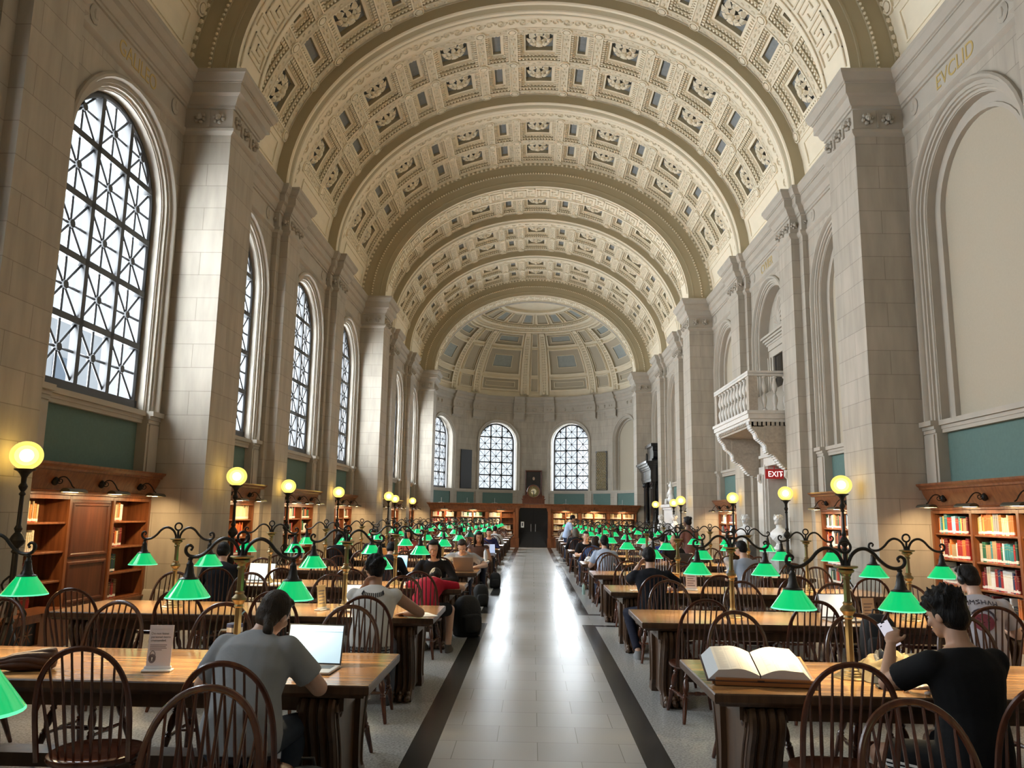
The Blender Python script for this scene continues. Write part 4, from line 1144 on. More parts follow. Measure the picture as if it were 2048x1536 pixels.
PMIX = ['red','red','dark red','cream','white','black','navy','green','dark green','tan','grey','orange','light blue','brown','white','cream']
SHN = ['lowest','lower middle','upper middle','top']
r0 = random.Random(11)
c = CASES[(1,0)]
# right-hand case: local +x points towards the camera
PR = {('far',3):['red','orange','white','cream','light blue','yellow','dark red','teal','red','tan'],('far',2):['white','red','cream','dark red','tan','light blue','cream','orange'],('far',1):['white','grey','black','cream','white','grey','brown'],('far',0):['brown','tan','black','red'],
      ('near',3):['pale yellow','pale yellow','cream','yellow','green','orange','grey'],('near',2):['red','teal','green','cream','orange','red','dark green','tan','white'],('near',1):['red','dark red','red','navy','white','light blue','cream','dark red'],('near',0):['light blue','white','black','orange','dark red','black','light blue']}
for nm, (a, b) in (('far', COLX[0]), ('near', COLX[1])):
    for si, z in enumerate(SHZ):
        fill(c, a, b, z, r0, PR[(nm, si)], .84 if nm == 'near' or si < 3 else .84, '%%s%%s book, %%s from left on %s shelf, %s column of right bookcase' % (SHN[si], nm))
# left-hand case: sparse shelves, local +x points away from the camera
c = CASES[(-1,0)]
for nm, (a, b) in (('near', COLX[0]), ('far', COLX[2])):
    for si, z in enumerate(SHZ):
        pal = [['red','dark red','brown','tan'],['red','dark red','dark red','navy','dark green'],['tan','orange','cream','dark red','brown','black'],['cream','tan','white','orange','pale yellow','grey']][si]
        fill(c, a, b, z, r0, pal, (.46 if nm == 'near' else .36) + r0.uniform(-.04,.06), '%%s%%s book, %%s from left on %s shelf, %s column of left bookcase' % (SHN[si], nm), hmax=.29)
fill(CASES[(1,1)], *COLX[0], SHZ[3], r0, PMIX, .9, '%s%s book, %s from left on top shelf of bookcase beside the exit doorway')
for (sd, k), co in CASES.items():
    if (sd, k) in ((1,0),(-1,0)): 
        if sd > 0: 
            for z in SHZ: fill(co, *COLX[2], z, r0, PMIX, .9)
        continue
    for ci, (a, b) in enumerate(COLX):
        for si, z in enumerate(SHZ):
            if (sd, k, ci, si) == (1,1,0,3): continue
            pal = PMIX
            if sd < 0 and k == 1 and ci == 2: pal = [['brown','red'],['red'],['red','red','orange'],['pale yellow','cream']][si]
            fill(co, a, b, z, r0, pal, r0.choice((.55,.7,.95,.95)) if sd < 0 else .92)
# ---- oak screen of bookcases across the end of the hall
SY = YP + B*6 - .06
def screen():
    for sd in (-1, 1):
        t = thing('bookcase', 'oak screen bookcase %s of the dark double doors at the end of the hall' % SIDE[sd], 'bookcase', (0,SY,0), 0, 'oak screen bookcases beside the end doors')
        x0, x1 = .98, 5.56; w = (x1-x0)/3; c = MB(); f = lambda a, b: sorted((sd*a, sd*b))
        for i in range(4):
            x = x0+w*i; c.box(*f(x-.10 if i else x-.04, x+.10 if i < 3 else x), 0, .36, .36, 1.9)
            c.box(*f(x-.07 if i else x, x+.07 if i < 3 else x-.02), -.03, 0, .50, 1.85)
            if i < 3: c.box(*f(x+w/2-.025, x+w/2+.025), .02, .36, .5, 1.9)
        c.box(*f(x0-.04,x1), .34,.38,0,2.0); c.box(*f(x0-.04,x1), 0,.36,1.87,2.0); c.build('carcass', M['case'], t, smooth=.3)
        for i in range(3):
            for z in (.56,.92,1.25,1.58): 
                s = MB(); s.box(*f(x0+w*i+.1, x0+w*(i+1)-.1), .02,.34,z-.025,z); s.build('shelf', M['case'], t, smooth=0)
        p = MB(); p.box(*f(x0-.06,x1), -.12,.36,0,.5); p.box(*f(x0-.08,x1), -.16,.3,.5,.54); p.box(*f(x0-.08,x1),-.15,.3,0,.10)
        for i in range(3): p.box(*f(x0+w*i+.12, x0+w*(i+1)-.12), -.135,-.1,.14,.44)
        p.build('plinth', M['case'], t, smooth=0)
        k = MB(); a, b = f(.78, x1); crown(k, a+.0, b-.0, .38); k.build('crown', M['case'], t, smooth=.4)
        for i in range(3): put_lamp(t, sd*(x0+w*(i+.5)), .06, .03)
        for i in range(3):
            for h in (0, 1):
                for zi, z in enumerate((.56,.92,1.25,1.58)):
                    a, b = (x0+w*i+.10, x0+w*(i+.5)-.025) if h == 0 else (x0+w*(i+.5)+.025, x0+w*(i+1)-.10)
                    a, b = f(a, b)
                    pal = ['tan','cream','pale yellow','tan','brown'] if sd > 0 else ([['cream','red','white'],['green','dark green','white'],['tan','white','cream']][2-i] + ['cream'])
                    if r0.random() < .1: continue
                    fill(t, a, b, z, r0, pal, r0.choice((.8,.95,1.0)), hmax=.28)
screen()
fb = FARB.build('shelved_books', [BM[n] for n in FARM] + [M['lab_w']], smooth=0, label='rows of books on the more distant oak shelves', cat='books', kind='stuff')
# ---- dark doors, clock and portrait
dr = obj('door_1', None, None, (0,SY,0), kind='structure')
f = MB()
for s in (-1,1): f.box(*sorted((s*.78,s*.96)),-.08,.36,0,2.12); f.box(*sorted((s*.80,s*.94)),-.12,-.06,.5,2.05); f.box(*sorted((s*.76,s*.98)),-.16,.3,0,.48)
f.box(-.98,.98,-.08,.36,2.10,2.3); f.build('door_frame', M['case'], dr, smooth=0)
M['dark_glass'] = mat('dark_door_glass', (.010,.009,.009), .06, spec=.8)
for s in (-1,1):
    l = MB(); l.box(*sorted((s*.01,s*.78)),.06,.11,.02,2.10); lf = l.build('door_leaf', M['dark_glass'], dr, smooth=0)
    h = MB(); h.tube([(s*.12,.03,.85),(s*.12,.01,.88),(s*.12,.01,1.2),(s*.12,.03,1.23)], .016, 6); h.build('door_handle', M['silver'], lf)
    if s < 0:
        q = MB(); q.box(-.66,-.50,.045,.058,1.05,1.36,0); q.box(-.61,-.55,.04,.047,1.12,1.30,1); q.build('door_notice', [M['white'], M['black']], lf, smooth=0)
wl = MB(); wl.box(-.78,.78,SY+.5,SY+.52,0,2.12); wl.build('trim_40', M['dark_glass'], smooth=0, kind='structure')
c = thing('mantel_clock', 'round brass-faced clock on scrolled wooden base above the end doors', 'clock', (0,SY+.02,2.315))
b = MB(); b.box(-.60,.60,-.14,.14,0,.24); b.box(-.64,.64,-.16,.16,.22,.27)
for s in (-1,1):
    for (sx, sz, r) in ((.50,.36,.10),(.36,.44,.08)):
        b.lathe([(r,-.08),(r,.08)], 14, (s*sx,0,sz), ax='y'); b.lathe([(r*.5,-.10),(r*.5,.10)], 10, (s*sx,0,sz), ax='y')
    b.prism([(s*.30,.27),(s*.56,.27),(s*.52,.36),(s*.40,.46),(s*.30,.62)], -.07, .07, 'xz')
b.box(-.3,.3,-.08,.08,.27,.45); b.build('base', M['case_d'], c, smooth=.5)
k = MB(); k.lathe([(.30,.10),(.30,-.10),(.345,-.11),(.365,-.07),(.36,.10)], 32, (0,0,.66), ax='y'); k.build('case', M['case_d'], c, smooth=.6)
k = MB(); k.lathe([(.0,-.095),(.30,-.095)], 32, (0,0,.66), cap=False, ax='y'); fa = k.build('dial', mat('brass_dial', (.30,.24,.11), .25, metal=.7), c, smooth=0)
k = MB(); k.lathe([(.0,-.097),(.15,-.097)], 24, (0,0,.66), cap=False, ax='y', m=0)
for i in range(12):
    a = PI/6*i; k.box(.25*sin(a)-.012,.25*sin(a)+.012,-.10,-.096,.66+.25*cos(a)-.03,.66+.25*cos(a)+.03,1)
k.box(-.018,.018,-.105,-.10,.46,.70,1); k.box(-.14,.0,-.105,-.10,.65,.68,1); k.build('hands', [mat('dial_centre', (.5,.45,.3), .4), M['black']], fa, smooth=0)
p = thing('portrait_painting', 'dark framed portrait of a standing figure behind the clock', 'painting', (0,APY+APR-.14,2.62)); p.scale = (.78,1,.87)
k = MB(); k.loft([[(-.72+o,y,o),(.72-o,y,o),(.72-o,y,2.35-o),(-.72+o,y,2.35-o)] for o, y in ((0,.03),(0,-.04),(.05,-.07),(.11,-.03),(.12,.0))], True, False); k.build('frame', M['case_d'], p, smooth=.4)
k = MB(); k.add([(-.6,-.0,.12),(.6,-.0,.12),(.6,-.0,2.23),(-.6,-.0,2.23)], [(0,1,2,3)], 0)
k.ell((.02,-.005,1.72), (.10,.006,.13), 10, 6, 1); k.prism([(-.06,1.6),(.10,1.6),(.2,.7),(.02,.5),(-.04,.9)], -.004, .0, 'xz', 2); k.ell((0,-.004,1.25), (.26,.003,.4), 10, 6, 0)
k.build('canvas', [mat('canvas_dark', (.02,.017,.014), .5), mat('painted_face', (.45,.33,.24), .6), mat('painted_linen', (.5,.48,.42), .6)], p, smooth=0)
# small stays standing on the screen crown
for i, x in enumerate((-5.0,-3.6,-2.1,1.75,3.3,4.8)):
    o = MB(); o.tube([(0,0,0),(0,0,.28)], .009, 5); o.tube([(-.16,0,.01),(0,0,.05),(.16,0,.0)], .007, 5)
    o.build('cornice_stay', M['silver'], None, loc=(x,SY+.05,2.316), label='thin metal stay on the screen crown, %s from left' % ORD[i], cat='stay', group='metal stays on the screen crown')
# low radiator bench in front of the left bookcase
rb = thing('radiator_bench', 'low oak bench with dark pierced grille against the left wall', 'bench', (-6.17,9.72,0))
k = MB(); k.box(-.24,.20,-.0,.66,0,.42); k.box(-.26,.22,-.02,.68,.42,.46); k.box(.03,.20,-1.55,0,.0,.10); k.box(.03,.20,-1.55,0,.36,.42); k.box(.025,.22,-1.57,.0,.42,.46); k.box(.03,.2,-1.55,-1.45,0,.42); k.build('body', M['case'], rb, smooth=0)
k = MB(); k.box(.15,.16,-1.5,0,.1,.36,0)
for i in range(7):
    yy = -1.40+.2*i
    for a in range(8): k.tube([(.185,yy,.23),(.185,yy+.1*cos(a*PI/4),.23+.12*sin(a*PI/4))], .008, 4, m=1)
k.build('grille', [M['black'], M['case']], rb)
# ================================================================ BALCONY, DOORWAY, BLACK PORTAL, BUSTS
def baluster(mb, x, y, z0, z1, r=.075, n=10, m=0):
    h = z1-z0; P_ = [(.9,0),(.9,.05),(.55,.07),(.5,.11),(.75,.20),(1.0,.30),(.85,.40),(.45,.47),(.42,.49),(.6,.505),(.42,.52),(.45,.54),(.85,.60),(1.0,.70),(.75,.80),(.5,.89),(.55,.93),(.9,.95),(.9,1)]
    mb.lathe([(q*r, t*h) for q, t in P_], n, (x,y,z0), m=m)
def balcony():
    yc = ykc(2); y0, y1 = yc-1.83, yc+1.86; xf, xw = 5.33, X1+.05
    t = obj('balcony', None, None, (0,0,0), label='carved stone balcony with balusters above the exit doorway', cat='balcony')
    s = MB(); s.box(xf-.04,xw,y0-.04,y1+.04,4.18,4.34); s.box(xf,xw,y0,y1,4.10,4.18); s.box(xf-.07,xw,y0-.07,y1+.07,4.30,4.38)
    s.build('floor_slab', M['marble_warm'], t, smooth=0)
    r = MB(); 
    for z, w in ((5.26,.11),(5.32,.15)): 
        r.box(xf-.02,xf+w,y0-.02,y1+.02,z,z+.07); 
        for yy in (y0, y1-w): r.box(xf,xw,yy-.01,yy+w+.01,z,z+.07)
    r.build('handrail', M['marble_warm'], t, smooth=0)
    for yy in (y0, y1-.22):
        p = MB(); p.box(xf,xf+.22,yy,yy+.22,4.38,5.28); 
        p.build('corner_post', M['carved'], t, smooth=0)
    p = MB(); p.box(xw-.22,xw-.1,y0,y0+.14,4.38,5.28); p.box(xw-.22,xw-.1,y1-.14,y1,4.38,5.28); p.build('wall_post', M['marble_warm'], t, smooth=0)
    n = 10
    for i in range(n):
        b = MB(); baluster(b, 0, 0, 4.38, 5.27); b.build('baluster', M['marble_warm'], t, loc=(xf+.09, y0+.36+(y1-y0-.72)*i/(n-1), 0))
    for yy in (y0+.08, y1-.08):
        for i in range(3):
            b = MB(); baluster(b, 0, 0, 4.38, 5.27); b.build('baluster', M['marble_warm'], t, loc=(xf+.40+.27*i, yy, 0))
    # carved corbels, relief panels and dentils below the slab
    for yy in (y0+.02, y1-.42):
        k = MB(); pr = curve_tube([(xf+.02,4.10,0),(xf+.05,3.95,0),(xf+.16,3.82,0),(xf+.20,3.70,0),(xf+.32,3.60,0),(xf+.40,3.50,0),(xf+.42,3.36,0),(xf+.60,3.26,0),(xf+.72,3.10,0),(xf+.86,2.96,0),(xw-.05,2.88,0)], 3)
        poly = [(p.x, p.y) for p in pr] + [(xw,2.9),(xw,4.12)]
        k.prism([(a, b) for a, b in poly], yy, yy+.40, 'xz')
        for a, b in poly[:-2]: k.ell((a,yy+.2,b), (.035,.17,.035), 6, 4, 1)
        for q in (-.005,.405): 
            k.box(xf+.35,xw-.08,yy+q-.012,yy+q+.012,3.58,4.0,2)
            k.prism([(xf+.62,3.32),(xw-.08,3.02),(xw-.08,3.50),(xf+.48,3.50)], yy+q-.01, yy+q+.01, 'xz', 2)
        k.build('corbel', [M['carved'], M['marble'], M['carved']], t, smooth=.6)
    d = MB()
    for i in range(24): d.box(xf+.0,xf+.05,y0+.05+(y1-y0-.2)*i/24,y0+.05+(y1-y0-.2)*i/24+.07,4.03,4.12)
    for i in range(9): d.box(xf+.1+.11*i,xf+.17+.11*i,y0-.01,y0+.05,4.0,4.1)
    d.box(xf+.05,xw,y0+.02,y1-.02,3.98,4.10); d.build('dentil_course', M['carved'], t, smooth=0)
balcony()
def doorway():
    yc = ykc(2); yd = yc-.30
    d = obj('door_2', None, None, (0,0,0), kind='structure')
    # marble jambs with consoles under the balcony, dim passage behind
    f = MB()
    for s in (-1, 1):
        def bx(a, b, x0, x1, z0, z1): q = sorted((yd+s*a, yd+s*b)); f.box(x0, x1, q[0], q[1], z0, z1)
        w = 1.36 if s < 0 else 1.62
        bx(1.0, w, X1-.07, X1+.05, 0, 3.15); bx(1.06, w-.06, X1-.14, X1, 0, 2.92); bx(.98, 1.06, X1-.10, X1+.3, 0, 3.2); bx(.92, .99, X1-.03, X1+.6, 0, 3.2)
        f.tube([(X1-.12,yd+s*1.2,2.92),(X1-.19,yd+s*1.2,2.90),(X1-.20,yd+s*1.2,2.78),(X1-.13,yd+s*1.2,2.72)], .055, 8)
        for z in (.0,.25): bx(1.02, w, X1-.17+z*.1, X1, z, z+.22-z*.3)
    f.box(X1-.08,X1+.4,yd-1.1,yd+1.1,3.15,3.38); f.box(X1-.13,X1,yd-1.3,yd+1.4,3.38,3.46); f.box(X1-.10,X1,yd-1.2,yd+1.3,3.46,3.7)
    f.build('door_surround', M['marble_warm'], d, smooth=.3)
    p = MB(); p.box(X1+1.2,X1+1.25,yd-1.3,yd+1.05,0,3.3); p.box(X1+.02,X1+1.25,yd+1.0,yd+1.05,0,3.3); p.box(X1+.02,X1+1.25,yd-1.3,yd-1.0,0,3.3); p.box(X1+.02,X1+1.25,yd-1.3,yd+1.05,3.2,3.3)
    p.build('passage_wall', mat('passage_stone', (.34,.29,.23), .6, noise=.3, nscale=3), d, smooth=0)
    q = MB(); q.box(X1+.30,X1+.75,yd+.95,yd+1.0,0,1.75); q.build('dark_leaf', M['black'], d, smooth=0)
    # upper niche: door with entablature and fluted shell above
    u = MB(); xi = X1+.34
    for s in (-1,1): 
        for o, w in ((.0,.12),(.12,.10),(.22,.06)): a, b = sorted((s*(.62+o), s*(.62+o+w))); u.box(xi-.10-.04*(o > .1)-.03*(o > .2),xi+.02,yc+a,yc+b,4.38,6.25)
    u.box(xi-.10,xi+.02,yc-.9,yc+.9,6.25,6.45); u.box(xi-.14,xi+.02,yc-.92,yc+.92,6.45,6.60)
    for z, o in ((6.60,.16),(6.66,.20),(6.72,.25),(6.78,.31)): u.box(xi-o,xi+.02,yc-.92-o*.5,yc+.92+o*.5,z,z+.065)
    u.build('upper_door_surround', M['stone2'], d, smooth=0)
    k = MB(); k.box(xi-.05,xi-.03,yc-.62,yc+.62,4.38,6.25); k.build('upper_door', M['dark_glass'], d, smooth=0)
    h = MB(); zc = 7.45
    for i in range(13):
        a = PI*(i/12); h.tube([(xi-.06,yc,zc-.42),(xi-.10,yc+.25*cos(a),zc-.42+.42*sin(a)),(xi-.02,yc+.44*cos(a),zc-.42+.82*sin(a)*1.0)], [.03,.05,.055], 6)
    h.ell((xi-.02,yc,zc-.1), (.06,.42,.50), 14, 8); h.loft([[(xi-.06,yc+.46*cos(PI*q/16),zc-.1+.50*sin(PI*q/16)+o) for q in range(17)] for o in (-.06,.04)], False, False)
    h.build('shell_medallion', M['stone2'], d, smooth=.8)
    e = thing('exit_sign', 'red EXIT sign with white letters and arrow in the side doorway', 'sign', (X1+.09, yd+.72, 2.93), 0)
    b = MB(); b.box(-.24,.24,-.03,.03,-.13,.13); b.box(-.01,.01,-.01,.01,.13,.28); b.build('housing', emat('exit_red', (.28,.012,.012), .25), e, smooth=0)
    for txt, x, sz in (('EXIT', -.175, .215), ('›', .165, .16)): text_mesh(txt, sz, emat('exit_white', (1,.93,.9), .6), e, (x,-.034,-.075 if txt == 'EXIT' else -.055), (PI/2,0,0), 'lettering', .9)
    e.rotation_euler = (0,0,-.10)
def text_mesh(txt, size, m, parent=None, loc=(0,0,0), rot=(0,0,0), name='lettering', sx=1, ext=.004, align='LEFT', **kw):
    cu = D.curves.new(name, 'FONT'); cu.body = txt; cu.size = size; cu.extrude = ext; cu.align_x = align
    o = D.objects.new(name, cu); COL.objects.link(o)
    bpy.context.view_layer.update()
    me = D.meshes.new_from_object(o.evaluated_get(bpy.context.evaluated_depsgraph_get())); D.objects.remove(o); D.curves.remove(cu)
    me.materials.clear(); me.materials.append(m)
    q = obj(name, me, parent, loc, rot, **kw); q.scale = (sx,1,1); return q
doorway()
# gilt names on the frieze
for sd, k, nm, lab in ((1,0,'EVCLID','gilt letters EVCLID on the right frieze'),(-1,0,'GALILEO','thin gilt letters on the dim left frieze'),(1,2,'CVVIER','faint gilt letters on the frieze above the balcony')):
    text_mesh(nm, .36, M['gold'], None, (sd*(X1-.022), ykc(k)+.0, 8.63), (PI/2,0,-sd*PI/2), 'frieze_inscription', .95 if sd > 0 else .85, .004, 'CENTER', label=lab, cat='inscription')

def black_portal():
    yc = ykc(6); t = thing('marble_portal', 'tall black marble doorcase with columns on the right wall', 'doorcase', (0,0,0)); t.scale = (1,1,1.12)
    b = MB(); 
    for s in (-1,1): b.box(X1-.62,X1,yc+s*1.28-.34,yc+s*1.28+.34,0,.42)
    b.box(X1-.12,X1,yc-1.7,yc+1.7,0,3.2); b.build('base', M['black_marble'], t, smooth=0)
    for s in (-1,1):
        for dy in (-.17,.17):
            c = MB(); c.lathe([(.15,.42),(.16,.46),(.13,.52),(.125,1.6),(.11,2.75),(.125,2.80),(.11,2.83),(.13,2.95),(.17,3.06),(.18,3.10),(.0,3.10)], 16, (X1-.44,yc+s*1.28+dy,0), cap=False)
            for i in range(8): a = 2*PI*i/8; c.ell((X1-.44+.14*cos(a),yc+s*1.28+dy+.14*sin(a),2.98), (.04,.04,.08), 6, 4)
            c.build('column', M['black_marble'], t, smooth=.6)
    e = MB()
    for z0, z1, o in ((3.10,3.22,0),(3.22,3.36,.03),(3.36,3.62,.02),(3.62,3.70,.06),(3.70,3.80,.12),(3.80,3.90,.20),(3.90,4.0,.28)): e.box(X1-.62-o,X1,yc-1.66-o,yc+1.66+o,z0,z1)
    e.box(X1-.5,X1,yc-1.2,yc+1.2,4.0,4.15); e.box(X1-.42,X1,yc-1.0,yc+1.0,4.15,4.75); e.box(X1-.52,X1,yc-1.1,yc+1.1,4.72,4.86)
    for s in (-1,1): e.lathe([(.22,-.2),(.22,.2)], 14, (X1-.25,yc+s*1.18,4.32), ax='x')
    e.build('entablature', M['black_marble'], t, smooth=.4)
    d = MB(); d.box(X1-.08,X1-.05,yc-.85,yc+.85,0,2.9); d.build('door_leaf', M['dark_glass'], t, smooth=0)
black_portal()
# white chimney-like monument with a small figure beside the next pier
def monument():
    y = ykc(5)-.3; t = thing('marble_monument', 'white marble monument topped by a small seated figure, right wall', 'monument', (0,0,0))
    b = MB(); 
    for z0, z1, o in ((0,.3,.1),(.3,2.05,0),(2.05,2.15,.05),(2.15,2.28,.14)): b.box(X1-.42-o,X1,y-1.1-o,y+1.1+o,z0,z1)
    b.box(X1-.44,X1-.40,y-.7,y+.7,.1,1.45,1); b.build('block', [M['marble'], mat('monument_recess', (.2,.2,.2), .5)], t, smooth=0)  # grey panel laid on the block face, not a cut recess
    f = MB(); x = X1-.26
    f.ell((x,y-.05,2.52), (.16,.2,.24), 10, 8); f.ell((x-.02,y,2.82), (.13,.15,.22), 10, 8); f.ell((x-.04,y,3.12), (.085,.085,.11), 10, 8)
    f.tube([(x,y+.14,2.95),(x-.1,y+.28,2.8),(x-.14,y+.18,2.62)], [.05,.045,.035], 7); f.tube([(x,y-.14,2.95),(x-.05,y-.22,3.15),(x-.05,y-.1,3.3)], [.05,.045,.03], 7)
    f.tube([(x-.05,y+.08,2.5),(x-.22,y+.1,2.48),(x-.24,y+.1,2.3)], [.08,.07,.05], 8); f.build('figure', M['marble'], t, smooth=1.2)
monument()
def bust(x, y, lab, rot, zb=1.02, kind=0):
    t = thing('marble_bust', lab, 'bust', (x,y,zb), rot, 'white marble busts on pedestals')
    b = MB(); b.lathe([(.14,0),(.14,.04),(.11,.06),(.085,.10),(.075,.13),(.10,.17)], 14)
    # draped chest
    n = 16; rings = []
    for z, w, d, yo in ((.16,.10,.09,0),(.22,.21,.13,.01),(.30,.275,.15,.015),(.38,.285,.145,.01),(.44,.24,.12,-.01),(.48,.15,.095,-.015),(.51,.075,.075,-.01),(.58,.068,.072,.01)):
        rings.append([(w*cos(2*PI*j/n)*(1+.03*sin(5*2*PI*j/n+z*20)), yo+d*sin(2*PI*j/n)*(1+.04*cos(7*2*PI*j/n+z*9)), z) for j in range(n)])
    b.loft(rings, True, True)
    for i in range(5): b.tube([(-.24+.02*i,.07,.42-.02*i),(-.08+.03*i,.15,.30-.02*i),(.10+.03*i,.13,.26+.02*i),(.22,.05,.38-.03*i)], .014, 5)
    h = (0,.02,.70); b.ell(h, (.082,.105,.12), 16, 12); b.ell((0,.055,.635), (.06,.065,.07), 12, 8); b.ell((0,.115,.675), (.014,.03,.028), 8, 6); b.ell((0,.10,.715), (.055,.02,.016), 10, 5)
    for s in (-1,1): b.ell((s*.082,.01,.685), (.014,.025,.034), 8, 6); b.ell((s*.03,.10,.70), (.014,.01,.009), 6, 4)
    b.ell((0,.113,.632), (.024,.012,.008), 8, 4); b.ell((0,.105,.60), (.026,.02,.02), 8, 5)
    rr = random.Random(kind)
    for i in range(26):
        a = rr.uniform(-2.6,2.6)-PI/2; q = rr.uniform(.1,1.1); b.ell((.088*cos(a)*cos(q*.8), .015+.108*sin(a)*cos(q*.8), .70+.115*sin(q)), (.03,.03,.028), 6, 4)
    b.build('bust', M['marble'], t, smooth=1.3)
    p = thing('pedestal', 'dark veined stone pedestal under %s' % lab.replace('white marble ',''), 'pedestal', (x,y,0), rot, 'stone pedestals of the busts')
    k = MB(); k.box(-.23,.23,-.23,.23,0,.14); k.box(-.19,.19,-.19,.19,.14,zb-.08); k.box(-.22,.22,-.22,.22,zb-.08,zb)
    k.build('shaft', mat('veined_stone_%d' % kind, (.14,.13,.12) if kind != 1 else (.42,.43,.40), .3, noise=.7, nscale=5), p, smooth=0)
bust(5.92, 19.62, 'white marble bust in profile beside the exit doorway', PI/2+.35, 1.0, 1)
bust(5.90, 22.6, 'white marble draped bust on the far side of the exit doorway', PI*.72, 1.0, 2)
bust(5.6, 35.4, 'white marble bust near the black doorcase, nearer the aisle', PI/2, 1.0, 3)
bust(5.75, 32.9, 'white marble bust before the white monument', PI/2, 1.0, 4)
# ================================================================ PEOPLE
PEND = []
def remesh(o, vox, sm=4):
    r = o.modifiers.new('r', 'REMESH'); r.mode = 'VOXEL'; r.voxel_size = vox; r.use_smooth_shade = True
    s = o.modifiers.new('s', 'SMOOTH'); s.factor = .5; s.iterations = sm; PEND.append(o)
def flush():
    bpy.context.view_layer.update(); dg = bpy.context.evaluated_depsgraph_get()
    for o in PEND:
        me = D.meshes.new_from_object(o.evaluated_get(dg)); mats = [m for m in o.data.materials]
        o.modifiers.clear(); old = o.data; o.data = me; D.meshes.remove(old)
        me.materials.clear()
        for m in mats: me.materials.append(m)
        me.polygons.foreach_set('use_smooth', [True]*len(me.polygons))
    PEND.clear()
def cap(mb, a, b, ra, rb, n=12, flat=False):
    a, b = Vector(a), Vector(b); d = (b-a); L = d.length
    if L < 1e-5: return
    d /= L
    if flat: mb.tube([a, a+(b-a)*.5, b], [ra, (ra+rb)/2, rb], n)
    else:
        pts = [a-d*ra*q for q in (.97,.7,.35)] + [a+(b-a)*q for q in (0,.5,1)] + [b+d*rb*q for q in (.35,.7,.97)]
        rad = [ra*q for q in (.24,.71,.94)] + [ra,(ra+rb)/2,rb] + [rb*q for q in (.94,.71,.24)]
        mb.tube(pts, rad, n)
def ik(S, H, a, b, pole):
    S, H, pole = Vector(S), Vector(H), Vector(pole); d = H-S; L = min(d.length, (a+b)*.995); u = d.normalized()
    x = (a*a-b*b+L*L)/(2*L); h = sqrt(max(0, a*a-x*x)); p = (pole-u*pole.dot(u)).normalized()
    return S+u*x+p*h, S+u*L
SK = {'light': (.58,.36,.26), 'mid': (.45,.26,.17), 'tan': (.38,.20,.12), 'dark': (.12,.055,.032), 'pale': (.66,.44,.34)}
SKM = {k: mat('skin_'+k, c, .5, noise=.06, nscale=14) for k, c in SK.items()}
for _m in SKM.values():
    _b = _m.node_tree.nodes['Principled BSDF']; _b.inputs['Subsurface Weight'].default_value = .08; _b.inputs['Subsurface Radius'].default_value = (.02,.008,.004)
CLM = {}
def cloth(c, nm='cloth'):
    if c not in CLM: CLM[c] = mat('%s_%d' % (nm, len(CLM)), c, .85, spec=.2, noise=.12, nscale=7, bump=.5, bscale=14)
    return CLM[c]
HRM = {}
def hairm(c):
    if c not in HRM: HRM[c] = mat('hair_%d' % len(HRM), tuple(q*.6 for q in c), .55, spec=.2, noise=.45, nscale=6, stretch=(6,6,1.2), bump=.9, bscale=22)
    return HRM[c]
